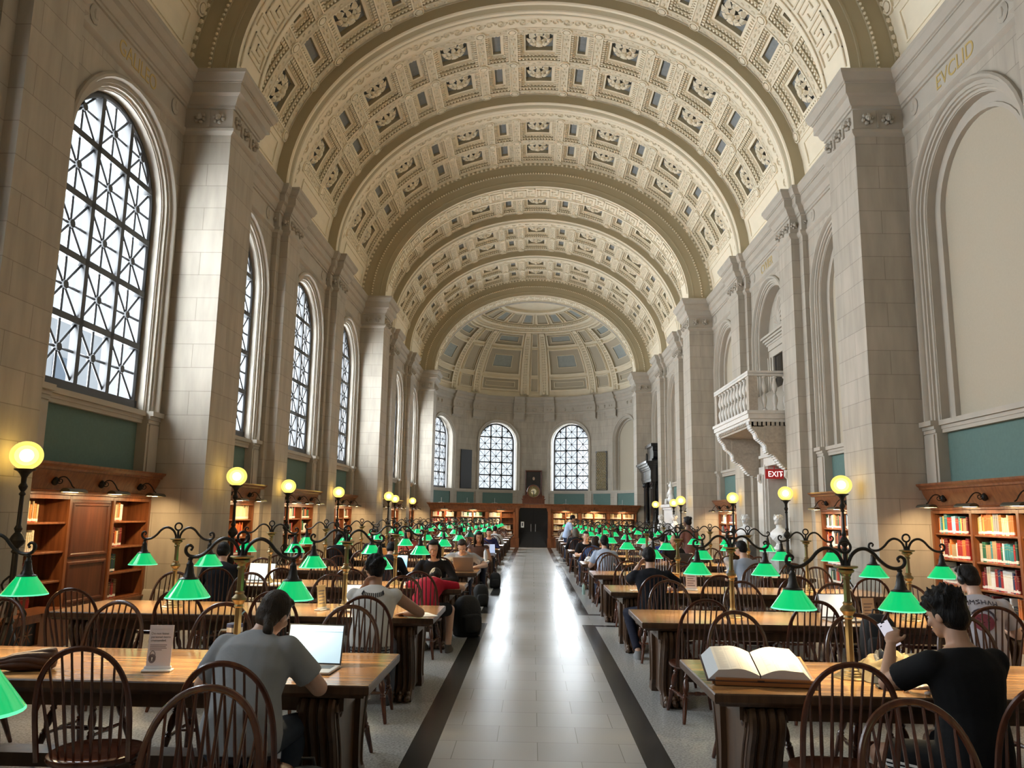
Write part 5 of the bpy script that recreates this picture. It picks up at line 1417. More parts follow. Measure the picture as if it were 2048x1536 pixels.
def person(label, x, y, rot, lean=18, hunch=22, head=(25,0,0), hands=((.16,.40,.79),(-.16,.40,.79)), fat=1.0, wid=1.0, skin='light', shirt=(.3,.3,.3), sleeve='short', pants=(.03,.035,.06), legs='pants', shoes=(.05,.05,.05),
           hair='short', hcol=(.02,.014,.01), vox=.011, s=1.0, stand=False, pole=None, feet=None, seat=.46, neckline=0, fingers=True, belly=0, knee=None, group='people at the reading tables', hips=1.0, bend=(0,0), neck=.085):
    body = MB(); hz = .95 if stand else seat+.095
    P0 = Vector((0,0,hz)); rad = math.radians
    # spine
    def spine(t):
        p = Vector(P0); n = 12; u = None
        for i in range(n):
            q = (i+.5)/n*t; ang = rad(lean + hunch*max(0, min(1, (q-.1)/.45))); side = rad(bend[0])*max(0,min(1,q/.5))
            u = Vector((sin(side), sin(ang), cos(ang)*cos(side))); p = p + u*(t/n)
        if u is None: u = Vector((0, sin(rad(lean)), cos(rad(lean))))
        return p, u.normalized()
    def ringat(t, w, d, k=16, infl=0):
        p, u = spine(t); sx = Vector((1,0,0)); fy = u.cross(sx)*-1; fy = sx.cross(u)*-1
        fy = u.cross(sx)  # points backwards/forwards consistently
        o = []
        for j in range(k):
            a = 2*PI*j/k; c_, s_ = cos(a), sin(a)
            o.append(p + sx*((w+infl)*(abs(c_)**.85)*(1 if c_ > 0 else -1)) + fy*((d+infl)*s_))
        return o
    TR = [(-.10,.13*hips,.11),(-.05,.172*hips,.128),(.03,.175*hips,.13+belly*.5),(.12,.158*fat,.118*fat+belly),(.22,.148*fat,.108*fat+belly*.7),(.33,.168*fat,.118*fat),(.42,.182*wid,.112*fat),(.475,.165*wid,.092),(.515,.10*wid,.072),(.545,.062,.060)]
    body.loft([ringat(t, w, d) for t, w, d in TR], True, True)
    nb, nu = spine(.52)
    hp, hy, hr = head
    HM = Matrix.Rotation(rad(hy),4,'Z') @ Matrix.Rotation(rad(-hp),4,'X') @ Matrix.Rotation(rad(hr),4,'Y')
    nt = nb + (nu*.6 + (HM @ Vector((0,0,1)))*.4).normalized()*neck
    hc = nt + HM @ Vector((0,.018,.105))
    cap(body, nb-nu*.03, nt+HM @ Vector((0,0,.02)), .062*min(fat,1.1), .054)
    def hl(mb, c, r, n=14, k=10): mb.ell(hc + HM @ Vector(c), r, n, k, 0, HM.to_3x3())
    hl(body, (0,-.004,.02), (.076,.096,.100)); hl(body, (0,.028,-.035), (.062,.066,.075)); hl(body, (0,.062,-.082), (.032,.03,.026)); hl(body, (0,.086,.022), (.052,.018,.014))
    hl(body, (0,.100,-.018), (.011,.018,.022)); hl(body, (0,.113,-.030), (.016,.014,.012)); hl(body, (0,.094,-.060), (.024,.011,.0075)); hl(body, (0,.092,-.068), (.020,.011,.007))
    for e in (-1,1):
        hl(body, (e*.078,-.006,-.012), (.010,.022,.032)); hl(body, (e*.040,.068,-.022), (.024,.022,.022))
    # arms and hands
    sh_p, sh_u = spine(.455); arms = []
    for i, e in enumerate((1,-1)):
        S = sh_p + Vector((e*.172*wid,0,0)); H = Vector(hands[i]); pl = (pole[i] if pole else (e*.55,-.25,-.8))
        El, W_ = ik(S, H, .285, .255, pl); arms.append((S, El, W_))
        cap(body, S+Vector((-e*.03,0,-.005)), S, .062*fat, .058*fat); cap(body, S, El, .053*fat, .042*min(fat,1.2)); cap(body, El, W_, .042*min(fat,1.2), .027)
        fw = (W_-El).normalized(); 
        up = Vector((0,0,1)); sdv = fw.cross(up)
        if sdv.length < .2: sdv = Vector((1,0,0))
        sdv.normalize(); up = sdv.cross(fw).normalized(); inw_ = -e
        pc = W_+fw*.048
        R3 = Matrix((sdv, fw, up)).transposed(); body.ell(pc, (.040,.050,.017), 12, 8, 0, R3)
        if fingers:
            for q in range(4):
                base = W_ + fw*.088 + sdv*(-.030+.020*q); ln = (.062,.074,.078,.064)[q if e*1 > 0 else 3-q]
                m1 = base + fw*ln*.5 - up*.012; m2 = m1 + fw*ln*.42 - up*.022
                cap(body, base-fw*.012, m1, .0098, .0088, 8); cap(body, m1, m2, .0088, .0076, 8)
            # thumb leaves the inner side of the palm
            sg = -1 if sdv.x*e > 0 else 1
            tb = W_ + fw*.030 + sdv*(sg*.032); t1 = tb + fw*.034 + sdv*(sg*.026) - up*.006; t2 = t1 + fw*.03 + sdv*(sg*.006) - up*.006
            cap(body, tb, t1, .012, .0105, 8); cap(body, t1, t2, .0105, .0085, 8)
        else: body.ell(pc+fw*.06, (.036,.045,.014), 10, 6, 0, R3)
    # legs and feet
    lg = []
    for i, e in enumerate((1,-1)):
        hip = P0 + Vector((e*.092*hips,0,-.015))
        if stand: kn, an = hip + Vector((e*.01,.03,-.43)), hip + Vector((e*.015,-.01,-.845))
        else:
            kn = Vector((e*.125*hips,.43,seat+.06)); an = Vector((e*.13,.37,.085))
            if knee: kn = Vector(knee[i])
            if feet: an = Vector(feet[i])
        lg.append((hip,kn,an)); cap(body, hip, kn, .086*max(1,fat*.95), .058); cap(body, kn, an, .056, .037)
        fd = Vector((0,1,0)); cap(body, an+Vector((0,-.02,-.045)), an+fd*.15+Vector((0,0,-.058)), .034, .027, 10)
    root = body.build('person', SKM[skin], None, smooth=0, label=label, cat='person', group=group)
    # clothing: close-fitting shells with clean ends
    def piece(mb, nm, m, v=None, sm=5): o = mb.build(nm, m, root, smooth=0); remesh(o, v or vox*1.05, sm); return o
    inf = .013; sm_ = MB()
    TS_ = [(-.075,.155*hips,.128)] + TR[1:-1]
    sm_.loft([ringat(t, w, d, 18, inf+(.006 if t < .2 else 0)) for t, w, d in TS_] + [ringat(.528, .082*wid, .070, 18, .008)], True, True)
    for S, El, W_ in arms:
        e = 1 if S.x > sh_p.x else -1
        cap(sm_, S+Vector((-e*.04,0,-.01)), S, .068*fat, .066*fat, 14)
        if sleeve == 'short': q = S+(El-S)*.72; cap(sm_, S, S+(El-S)*.1, .066*fat, .066*fat, 14); cap(sm_, S, q, .066*fat, .064*fat+.006, 14, True)
        elif sleeve == 'long': cap(sm_, S, El, .066*fat, .053, 14); cap(sm_, El, El+(W_-El)*.95, .054, .037, 14)
        else: pass
    shirt_o = piece(sm_, 'shirt', cloth(shirt))
    pm = MB(); pm.loft([ringat(t, w, d, 16, inf*.8) for t, w, d in [(-.115,.12*hips,.10)] + TR[1:4]], True, True)
    for i, (hip,kn,an) in enumerate(lg):
        if legs == 'pants': cap(pm, hip, kn, .096*max(1,fat*.95), .070); cap(pm, kn, kn+(an-kn)*.95, .068, .055, 12, True); cap(pm, kn, kn+(an-kn)*.5, .068, .06)
        else: cap(pm, hip, hip+(kn-hip)*.15, .098*max(1,fat*.95), .098*max(1,fat*.95)); cap(pm, hip, hip+(kn-hip)*(.98 if legs == 'skirt' else .86), .098*max(1,fat*.95), .086, 14, True)
    piece(pm, {'pants':'trousers','shorts':'shorts','skirt':'skirt'}[legs], cloth(pants))
    for i, (hip,kn,an) in enumerate(lg):
        sh = MB(); a = an+Vector((0,-.045,-.055)); b = an+Vector((0,.165,-.062)); sh.loft([[Vector((an.x,0,0))+Vector((w*cos(2*PI*j/14), an.y+yo+l*sin(2*PI*j/14), z)) for j in range(14)] for z, w, l, yo in ((an.z-.085,.044,.142,.055),(an.z-.068,.048,.146,.055),(an.z-.05,.046,.14,.055),(an.z-.025,.042,.10,.02),(an.z+.01,.040,.055,-.012))], True, True)
        sh.build('shoe', cloth(shoes), root, smooth=1)
    # eyes
    ey = MB()
    for e in (-1,1):
        hlc = hc + HM @ Vector((e*.031,.0775,.001)); ey.ell(hlc, (.0125,.0125,.0085), 10, 8, 0); ey.ell(hc + HM @ Vector((e*.031,.0865,.0005)), (.0056,.004,.0050), 8, 6, 1)
        ey.tube([hc + HM @ Vector((e*(.016+.03*q/4),.094-.010*q/4,.023+.004*sin(PI*q/4))) for q in range(5)], .0042, 5, m=2)
    ey.build('eyes', [mat_eye, mat_iris, hairm(hcol)], root, smooth=1)
    lp = MB(); lp.tube([hc + HM @ Vector((-.023+.046*q/6, .101-.009*abs(q-3)/3, -.063)) for q in range(7)], [.003,.005,.006,.005,.006,.005,.003], 6); lp.build('lips', mat_lip, root, smooth=1)
    # hair
    if hair != 'bald':
        h = MB(); H_ = lambda c, r, n=12, k=8: hl(h, c, r, n, k); rn = random.Random(hash(label) % 1000 if 0 else len(label))
        H_((0,-.020,.034), (.083,.098,.095)); H_((0,-.042,-.018), (.076,.070,.075))
        for e in (-1,1): H_((e*.068,-.018,.012), (.018,.05,.05))
        if hair == 'short': H_((0,.035,.098), (.062,.05,.026))
        if hair == 'spiky':
            H_((0,-.01,.06), (.088,.10,.085)); H_((0,-.05,-.01), (.080,.066,.085))
            for q in range(70):
                a = rn.uniform(0,2*PI); el = rn.uniform(-.05,1.35); v = Vector((cos(a)*cos(el)*.080, -.014+sin(a)*cos(el)*.094, .045+sin(el)*.088))
                if v.y > .065 and v.z < .07: continue
                dr_ = Vector((v.x*.6+.02, v.y*.6+.03, v.z*.9)).normalized(); cap(h, hc + HM @ v, hc + HM @ (v+dr_*rn.uniform(.025,.05)), .019, .004, 6)
        if hair == 'curly':
            for q in range(60):
                a = rn.uniform(0,2*PI); el = rn.uniform(-.3,1.4); v = Vector((cos(a)*cos(el)*.085, -.02+sin(a)*cos(el)*.098, .03+sin(el)*.10))
                if v.y > .055 and v.z < .06: continue
                H_(tuple(v), (.022,.022,.02), 7, 5)
        if hair in ('long','bob'):
            H_((0,.03,.095), (.066,.055,.03))
            L = .26 if hair == 'long' else .12
            for e in (-1,1):
                a = hc + HM @ Vector((e*.078,.002,.03)); b = hc + HM @ Vector((e*.084,.01,-.06)); d = b + Vector((e*.01,-.02,-L*.55)); cap(h, a, b, .026, .028); cap(h, b, d, .028, .020)
            a = hc + HM @ Vector((0,-.07,.0)); b = a + Vector((0,-.02,-.14)); cap(h, a, b, .078, .075); cap(h, b, b+Vector((0,-.005,-L*.7)), .075, .052)
        if hair in ('ponytail','bun'):
            H_((0,.035,.092), (.064,.05,.028))
            ax = .05 if hair == 'ponytail' else 0
            a = hc + HM @ Vector((ax,-.085,-.065 if hair == 'ponytail' else .06)); H_((ax,-.078,-.06 if hair == 'ponytail' else .06), (.028,.028,.028))
            if hair == 'ponytail': H_((.01,-.052,-.055), (.072,.052,.05))
            if hair == 'bun': H_((0,-.105,.07), (.04,.04,.04))
            else: b = a + Vector((.015,-.03,-.05)); cap(h, a, b, .024, .030); cap(h, b, b+Vector((.006,.0,-.07)), .028, .010)
        piece(h, 'hair', hairm(hcol), vox*.75, 2)
    remesh(root, vox*.8 if fingers else vox, 3)
    root.location = (x,y,0); root.rotation_euler = (0,0,rot); root.scale = (s,s,s)
    return root, hc, HM
mat_eye = mat('eye_white', (.48,.44,.41), .3); mat_iris = mat('iris', (.03,.018,.012), .2)
mat_lip = mat('lips', (.42,.16,.13), .45)
def hand_world(x, y, rot, h): c_, s_ = cos(rot), sin(rot); return (x+h[0]*c_-h[1]*s_, y+h[0]*s_+h[1]*c_, h[2])
def seat_at(sd, i, near, slot, x, yoff=0, rot=0):
    yy = (table_y(i) - .26 - yoff) if near else (table_y(i) + TW + .26 + yoff)
    r = (0 if near else PI) + rot
    CHAIR_POS[(sd,i,near,slot)] = dict(x=x, y=yy + (-.08 if near else .08), rot=r)
    return x, yy, r
# --- near left: woman typing, grey shirt, low ponytail
x, y, r = seat_at(-1,0,True,0,-1.56,.06,-.06); CHAIR_POS[(-1,0,True,0)]['y'] -= .14
person('woman in grey T-shirt with low ponytail typing at the nearest left table', x, y, r, lean=10, hunch=30, head=(30,-14,10), hands=((.17,.46,.80),(-.18,.44,.80)), fat=1.15, wid=1.0, hips=1.15, belly=.02, shirt=(.30,.315,.33), sleeve='short', pants=(.045,.055,.075), hair='ponytail', hcol=(.055,.04,.028), skin='light', vox=.0105, pole=((.7,-.1,-.65),(-.7,-.1,-.65)), s=1.0, neck=.045)
# --- left second table: man in cream knitted vest
x, y, r = seat_at(-1,1,True,0,-1.47,.10,.05)
person('man in cream knitted vest, hand at his face, second left table', x, y, r, lean=14, hunch=24, head=(14,26,0), hands=((.26,.46,.79),(-.10,.28,1.07)), fat=1.08, wid=1.08, shirt=(.60,.59,.56), sleeve='none', pants=(.10,.11,.14), hair='curly', hcol=(.010,.009,.009), skin='tan', vox=.011, pole=((.9,-.1,-.4),(-.6,.2,-.8)), s=1.0)
x, y, r = seat_at(-1,2,True,0,-1.40,.06,-.1)
p_red = person('person in red T-shirt resting head down on the third left table', x, y, r, lean=44, hunch=38, head=(62,0,0), hands=((.14,.62,.80),(-.14,.62,.80)), fat=1.0, shirt=(.42,.012,.03), sleeve='short', pants=(.012,.012,.014), legs='shorts', hair='short', hcol=(.02,.014,.01), skin='light', vox=.012, pole=((1,.1,-.2),(-1,.1,-.2)), feet=((.28,.22,.085),(-.06,.30,.085)), knee=((.26,.40,.50),(-.12,.42,.50)), shoes=(.10,.09,.08))
x, y, r = seat_at(-1,2,False,0,-1.47,-.02)
person('woman in black cardigan with black bobbed hair facing the camera', x, y, r, lean=8, hunch=16, head=(20,0,0), hands=((.12,.36,.79),(-.14,.38,.79)), shirt=(.010,.010,.012), sleeve='long', hair='bob', hcol=(.010,.008,.008), skin='light', vox=.010, pants=(.02,.02,.02), pole=((.8,-.2,-.5),(-.8,-.2,-.5)))
x, y, r = seat_at(-1,2,True,3,-4.0,.05,.3)
person('person in black with dark hair at a laptop by the left wall', x, y, r, lean=14, hunch=26, head=(26,0,0), hands=((.15,.45,.80),(-.15,.45,.80)), shirt=(.012,.013,.018), sleeve='long', hair='short', hcol=(.01,.009,.009), skin='light', vox=.014, fingers=True)
x, y, r = seat_at(-1,3,False,0,-1.30,-.03)
person('bearded man in grey T-shirt bent over his laptop, facing the camera', x, y, r, lean=16, hunch=26, head=(40,0,0), hands=((.22,.42,.79),(-.22,.42,.79)), fat=1.08, wid=1.1, shirt=(.36,.37,.38), sleeve='short', hair='short', hcol=(.045,.025,.015), skin='pale', vox=.012, pole=((1,-.1,-.3),(-1,-.1,-.3)))
x, y, r = seat_at(-1,4,False,0,-1.22,-.02)
person('woman with long dark curls facing the camera behind the bearded man', x, y, r, lean=8, hunch=14, head=(18,12,0), hands=((.10,.36,.79),(-.12,.36,.79)), shirt=(.10,.06,.05), sleeve='none', hair='long', hcol=(.018,.012,.01), skin='tan', vox=.014)
x, y, r = seat_at(-1,3,True,1,-2.42,.04)
person('person in black hunched at a laptop with blue screen', x, y, r, lean=22, hunch=30, head=(40,0,0), shirt=(.012,.012,.016), sleeve='long', hair='short', hcol=(.012,.01,.01), vox=.016, fingers=False)
x, y, r = seat_at(-1,4,True,3,-3.95,.04)
person('woman with long dark hair seen from behind near the left wall', x, y, r, lean=10, hunch=20, head=(15,0,0), shirt=(.012,.012,.014), sleeve='long', hair='long', hcol=(.02,.014,.012), vox=.016, fingers=False)
x, y, r = seat_at(-1,4,False,2,-3.5,.0)
person('dark-haired person facing the camera between green lamps on the left', x, y, r, lean=8, hunch=14, head=(12,0,0), shirt=(.02,.02,.025), sleeve='long', hair='short', hcol=(.015,.011,.01), skin='mid', vox=.016, fingers=False)
# --- near right: man in black with a phone
x, y, r = seat_at(1,0,True,1,2.16,.12,.26); CHAIR_POS[(1,0,True,1)].update(x=2.52, y=y-.25, rot=-.10)
pm_, hc_, HM_ = person('man in black T-shirt holding a phone at the nearest right table', x, y, r, lean=0, hunch=13, head=(16,14,0), hands=((.14,.42,.80),(-.13,.40,1.04)), neck=.07, fat=1.06, wid=1.12, shirt=(.008,.008,.009), sleeve='short', pants=(.008,.008,.009), legs='shorts', hair='spiky', hcol=(.008,.007,.007), skin='mid', vox=.0105, pole=((.8,-.2,-.8),(-.62,.2,-.85)), feet=((.16,.30,.085),(-.32,.05,.085)), knee=((.14,.44,.52),(-.28,.34,.50)))
PHONE_AT = (x, y, r)
x, y, r = seat_at(1,1,True,3,3.88,.05,-.30)
pw_, hcw, HMw = person('man in printed white T-shirt with black headphones, second right table', x, y, r, lean=12, hunch=22, head=(22,38,0), hands=((.2,.45,.79),(-.2,.45,.79)), fat=1.06, wid=1.12, shirt=(.58,.55,.60), sleeve='short', hair='short', hcol=(.02,.014,.011), skin='pale', vox=.0105)
hp = MB(); 
hp.tube([hcw + HMw @ Vector((.088*cos(PI*q/16)*1.04, -.01, .02+.10*sin(PI*q/16))) for q in range(17)], .011, 6)
for e in (-1,1): hp.ell(hcw + HMw @ Vector((e*.092,-.008,-.01)), (.024,.036,.046), 12, 8, 0, HMw.to_3x3())
hp.build('headphones', M['black'], pw_)
x, y, r = seat_at(1,2,True,0,1.46,.04,.02)
person('man in black T-shirt with chin on hand, third right table', x, y, r, lean=12, hunch=22, head=(16,10,0), hands=((.24,.46,.79),(-.13,.30,1.10)), fat=1.1, wid=1.16, shirt=(.008,.009,.013), sleeve='short', pants=(.014,.016,.03), hair='short', hcol=(.014,.012,.012), skin='light', vox=.012, pole=((.95,-.1,-.3),(-.5,.3,-.9)), feet=((.10,.22,.085),(-.20,-.02,.085)), knee=((.10,.43,.52),(-.27,.36,.50)), shoes=(.25,.25,.25))
x, y, r = seat_at(1,3,True,2,3.42,.04,.18)
person('man in pale blue T-shirt turned left, fourth right table', x, y, r, lean=8, hunch=18, head=(14,30,0), shirt=(.33,.38,.46), sleeve='short', hair='short', hcol=(.012,.01,.01), skin='light', vox=.014)
x, y, r = seat_at(1,3,False,2,3.60,-.02)
person('person in grey resting cheek on hand opposite the man in pale blue', x, y, r, lean=16, hunch=22, head=(24,0,10), hands=((-.06,.30,1.06),(.14,.36,.79)), shirt=(.42,.42,.43), sleeve='short', hair='long', hcol=(.018,.012,.01), skin='light', vox=.015)
x, y, r = seat_at(1,4,True,0,1.40,.04)
person('woman in pale blue T-shirt with dark ponytail seen from behind', x, y, r, lean=12, hunch=20, head=(10,0,0), shirt=(.40,.46,.58), sleeve='short', hair='ponytail', hcol=(.012,.01,.01), skin='light', vox=.015)
x, y, r = seat_at(1,5,True,0,1.36,.02,-.2)
pd_, hcd, HMd = person('person in denim jacket wearing white headphones', x, y, r, lean=26, hunch=28, head=(28,-25,0), shirt=(.035,.06,.13), sleeve='long', hair='long', hcol=(.06,.035,.022), skin='light', vox=.016)
hp = MB(); hp.tube([hcd + HMd @ Vector((.095*cos(PI*q/12), -.01, .02+.11*sin(PI*q/12))) for q in range(13)], .012, 5)
for e in (-1,1): hp.ell(hcd + HMd @ Vector((e*.10,-.008,-.01)), (.026,.038,.048), 10, 6)
hp.build('headphones', M['white'], pd_)
x, y, r = seat_at(1,5,False,0,1.30,-.02)
person('man in black with glasses facing the camera, right side', x, y, r, lean=14, hunch=18, head=(10,0,0), hands=((.1,.42,.79),(-.25,.42,.79)), shirt=(.01,.01,.012), sleeve='short', hair='short', hcol=(.06,.05,.045), skin='pale', vox=.015)
x, y, r = seat_at(1,7,True,0,1.30,.0)
person('woman in black with fair grey hair seen from behind, right side', x, y, r, lean=14, hunch=18, head=(10,0,0), shirt=(.01,.01,.012), sleeve='long', hair='bob', hcol=(.20,.17,.13), vox=.018, fingers=False)
x, y, r = seat_at(1,5,True,2,3.05,.0)
person('person in bright blue shirt seen from behind, right tables', x, y, r, lean=16, hunch=20, head=(18,0,0), shirt=(.015,.035,.16), sleeve='long', hair='short', hcol=(.02,.015,.012), vox=.018, fingers=False)
x, y, r = seat_at(1,6,True,2,3.2,.0)
person('person in white shirt seen from behind, right tables', x, y, r, lean=14, hunch=20, head=(18,0,0), shirt=(.55,.53,.50), sleeve='long', hair='short', hcol=(.02,.015,.012), vox=.018, fingers=False)
x, y, r = seat_at(1,4,False,2,3.0,.0)
person('bald man in black facing the camera behind a laptop, right tables', x, y, r, lean=10, hunch=18, head=(16,0,0), shirt=(.012,.012,.014), sleeve='short', hair='bald', skin='tan', vox=.016, fingers=False)
# standing
person('standing person in light blue shirt beside the far right tables', 1.24, 30.4, .25-PI/2, lean=10, hunch=14, head=(28,0,0), hands=((.10,.36,1.0),(-.12,.36,1.0)), shirt=(.42,.52,.72), sleeve='short', pants=(.02,.03,.06), hair='curly', hcol=(.02,.014,.012), skin='light', vox=.017, stand=True, fingers=False, group='people standing in the hall')
person('standing person in plaid shirt with dark bun near the right wall', 3.50, 18.25, .5, lean=2, hunch=6, head=(6,10,0), hands=((.15,.28,1.05),(-.15,.28,1.05)), shirt=(.22,.10,.08), sleeve='long', pants=(.02,.02,.03), hair='bun', hcol=(.012,.01,.01), skin='dark', vox=.016, stand=True, fingers=False, group='people standing in the hall', s=.98)
# the small figures far down the hall
for (sd, i, near, slot, xx, col, hr, lab) in ((-1,6,False,0,-1.3,(.02,.025,.09),'short','person in dark blue at the left tables, far down the hall'),(-1,8,True,0,-1.35,(.5,.5,.5),'short','person in pale grey at the left tables, far down the hall'),(-1,7,True,1,-2.3,(.30,.2,.18),'short','person in brown at the left tables, far down the hall'),(-1,5,False,2,-3.2,(.35,.1,.1),'long','person in dull red at the left tables, far down the hall'),
        (1,8,True,1,2.3,(.45,.12,.05),'short','person in rust red at the right tables, far down the hall'),(1,9,True,2,3.2,(.02,.02,.02),'long','person in black with long hair, right tables, far down'),(1,10,True,0,1.4,(.5,.5,.48),'short','person in white at the right tables, farthest down the hall'),(-1,9,False,1,-2.3,(.45,.03,.03),'short','person in red at the left tables, farthest down the hall')):
    x, y, r = seat_at(sd, i, near, slot, xx); person(lab, x, y, r, lean=14, hunch=20, head=(18,0,0), shirt=col, sleeve='long', hair=hr, vox=.022, fingers=False)

flush()

CHAIR_POS[(-1,-1,False,0)] = dict(x=-1.31); CHAIR_POS[(-1,0,True,0)]['x'] = -1.46; CHAIR_POS[(-1,0,True,1)] = dict(x=-2.36, rot=.12); CHAIR_POS[(1,0,True,0)] = dict(x=1.53, rot=-.03); CHAIR_POS[(1,-1,False,0)] = dict(x=1.43, y=3.0); CHAIR_POS[(1,0,True,1)]['x'] = 2.28; CHAIR_POS[(-1,0,False,2)] = dict(x=-3.2)
# ================================================================ THINGS ON AND UNDER THE TABLES
SCR = {}
def screen_mat(c, s=.30):
    k = (c, s)
    if k not in SCR: SCR[k] = emat('lit_screen_%d' % len(SCR), c, s)
    return SCR[k]
def laptop(x, y, rot, lab, body=(.32,.32,.34), scr=None, ang=18, w=.33, d=.23, z=TH, scr_fn=None):
    t = thing('laptop', lab, 'laptop', (x,y,z+.001), rot, 'laptops on the reading tables')
    bm_ = cloth(body) if 0 else mat('laptop_shell', body, .35, metal=.5)
    b = MB(); b.bbox(-w/2,w/2,-d/2,d/2,0,.016,.004); b.build('base', bm_, t, smooth=.4)
    k = MB(); k.box(-w/2+.03,w/2-.03,-.005,d/2-.03,.0161,.0175,0); k.box(-.05,.05,-d/2+.015,-.03,.0161,.017,1); k.build('keyboard', [M['black'], bm_], t, smooth=0)
    l = MB(); l.bbox(-w/2,w/2,-.006,.006,0,d*.98,.004); lo = l.build('lid', bm_, t, loc=(0,d/2,.012), rot=(-math.radians(ang),0,0), smooth=.4)
    if scr:
        q = MB(); q.box(-w/2,w/2,-.0072,-.0062,0,d*.98,1); q.box(-w/2+.008,w/2-.008,-.0085,-.0073,.012,d*.98-.008,0)
        so = q.build('screen', [screen_mat(scr), M['black']], lo, smooth=0)
    return t
# the woman's laptop and tumbler, notice holder, folded umbrella
L1 = laptop(-1.43, 5.03, -.05, 'open silver laptop with pale blue page in front of the woman in grey', scr=(.40,.60,.80), w=.36, d=.25, ang=14)
for ch in L1.children:
    if ch.name.startswith('lid'):
        for c2 in ch.children:
            me = c2.data; me.materials.append(screen_mat((.20,.36,.55), .3)); me.materials.append(screen_mat((.55,.70,.80), .36))
            bm = bmesh.new(); bm.from_mesh(me)
            for (x0,x1,z0,z1,mi) in ((-.17,.17,.205,.236,3),(-.172,.172,.196,.2005,2),(.09,.16,.212,.217,2)):
                vs = [bm.verts.new(p) for p in ((x0,-.0088,z0),(x1,-.0088,z0),(x1,-.0088,z1),(x0,-.0088,z1))]; f_ = bm.faces.new(vs); f_.material_index = mi
            bm.to_mesh(me); bm.free()
t = thing('tumbler', 'navy insulated tumbler with handle and blue straw beside the woman in grey', 'cup', (-1.98, 5.28, TH+.001))
b = MB(); b.lathe([(.0,0),(.034,0),(.036,.01),(.037,.08),(.046,.10),(.049,.20),(.049,.205)], 20, cap=False); b.build('body', mat('navy_enamel', (.008,.012,.04), .3), t)
b = MB(); b.lathe([(.050,.185),(.0505,.20),(.050,.214)], 20, cap=False); b.build('steel_band', M['silver'], t)
b = MB(); b.lathe([(.049,.213),(.051,.22),(.05,.235),(.03,.24),(.0,.24)], 20, cap=False); b.build('lid', mat('navy_lid', (.01,.016,.05), .4), t)
b = MB(); b.tube([(-.045,0,.19),(-.085,0,.19),(-.095,0,.17),(-.095,0,.10),(-.085,0,.085),(-.046,0,.085)], .010, 8); b.build('handle', M['black'], t)
b = MB(); b.tube([(.005,0,.22),(.015,0,.27),(.06,0,.315)], .0045, 8); b.build('straw', mat('blue_straw', (.12,.30,.48), .3), t)
def sign(x, y, rot, lab, h=.26, full=True, col=(.74,.70,.72), z=TH):
    t = thing('notice_holder', lab, 'sign', (x,y,z+.001), rot, 'notice holders on the tables')
    b = MB(); b.bbox(-.085,.085,-.035,.035,0,.012,.003); b.bbox(-.08,.08,-.006,.008,.012,.03,.003); b.build('acrylic_base', mat('clear_acrylic', (.8,.82,.85), .1, coat=.5), t, smooth=.4)
    b = MB(); b.box(-.07,.07,-.003,.003,.02,h); pg = b.build('card', mat('notice_card', col, .5), t, rot=(-.10,0,0), smooth=0)
    ink = mat('notice_ink', (.22,.19,.20), .7); k = MB()
    if full:
        for i, ln in enumerate(('Do not leave','personal items','unattended.')): text_mesh(ln, .0195, mat('notice_title', (.20,.18,.18), .7), pg, (-.058,-.0036,h-.055-.020*i), (PI/2,0,0), 'lettering', 1, .0004)
        k.box(-.058,.058,-.0035,-.0031,h-.024,h-.0232)
        for i in range(4): k.box(-.058,(.040,.034,.040,.012)[i],-.0035,-.0031,h-.117-.0095*i,h-.113-.0095*i)
        k.build('print', ink, pg, smooth=0); k = MB()
        k.prism([(-.058+.019+.021*cos(2*PI*q/20)*(1.0), .072+.027*sin(2*PI*q/20)) for q in range(20)], -.0036, -.003, 'xz'); k.box(-.060,-.018,-.0036,-.003,.062,.086)
        k.tube([(-.039+.0155*cos(PI*q/10),-.0033,.088+.028*sin(PI*q/10)) for q in range(11)], .0025, 5)
        k2 = MB(); k2.ell((-.039,-.0038,.074), (.0045,.0006,.0055), 10, 6); k2.box(-.0412,-.0368,-.0042,-.0036,.060,.074); k2.build('keyhole', M['white'], pg)
    else:
        for i in range(5): k.box(-.05,.05-.02*(i % 2),-.0035,-.0031,h-.06-.03*i,h-.05-.03*i)
    k.build('padlock_symbol' if full else 'print', ink, pg, smooth=0); return t
sign(-2.30, 4.92, .13, 'standing notice with padlock asking not to leave personal items unattended', h=.265)
sign(-2.13, 8.05, 1.25, 'yellowish notice holder seen edge on, second left table', h=.24, full=False, col=(.66,.52,.26))
sign(1.02+1.05, 10.9, -.2, 'pale notice holder on the third right table by the chin-on-hand man', h=.24, full=False)
sign(-1.15, 19.6, .1, 'white notice holder far along the left tables', h=.24, full=False)
sign(3.18, 7.92, .3, 'clear notice holder edge on, second right table', h=.22, full=False, col=(.6,.5,.38))
t = thing('folded_umbrella', 'crumpled brown folded umbrella lying on the nearest left table', 'umbrella', (-3.08, 4.86, TH+.012), .42)
b = MB(); rn = random.Random(5)
for i in range(9):
    a = 2*PI*i/9; rr = .038
    b.tube(curve_tube([(-.20+rn.uniform(-.02,.02),.012*cos(a),.03+.012*sin(a)),(-.10,.030*cos(a)+rn.uniform(-.01,.01),.035+.026*sin(a)),(.02,rr*1.2*cos(a),.042+rr*sin(a)),(.12,rr*1.35*cos(a+.5),.048+rr*1.15*sin(a+.5)),(.165,.03*cos(a+.7),.055+.03*sin(a+.7))],3), [.012]*4+[.02]*4+[.024]*4+[.012], 7)
b.build('canopy', mat('brown_umbrella_cloth', (.075,.035,.022), .7, bump=.4, bscale=30, noise=.3), t, smooth=1.2)
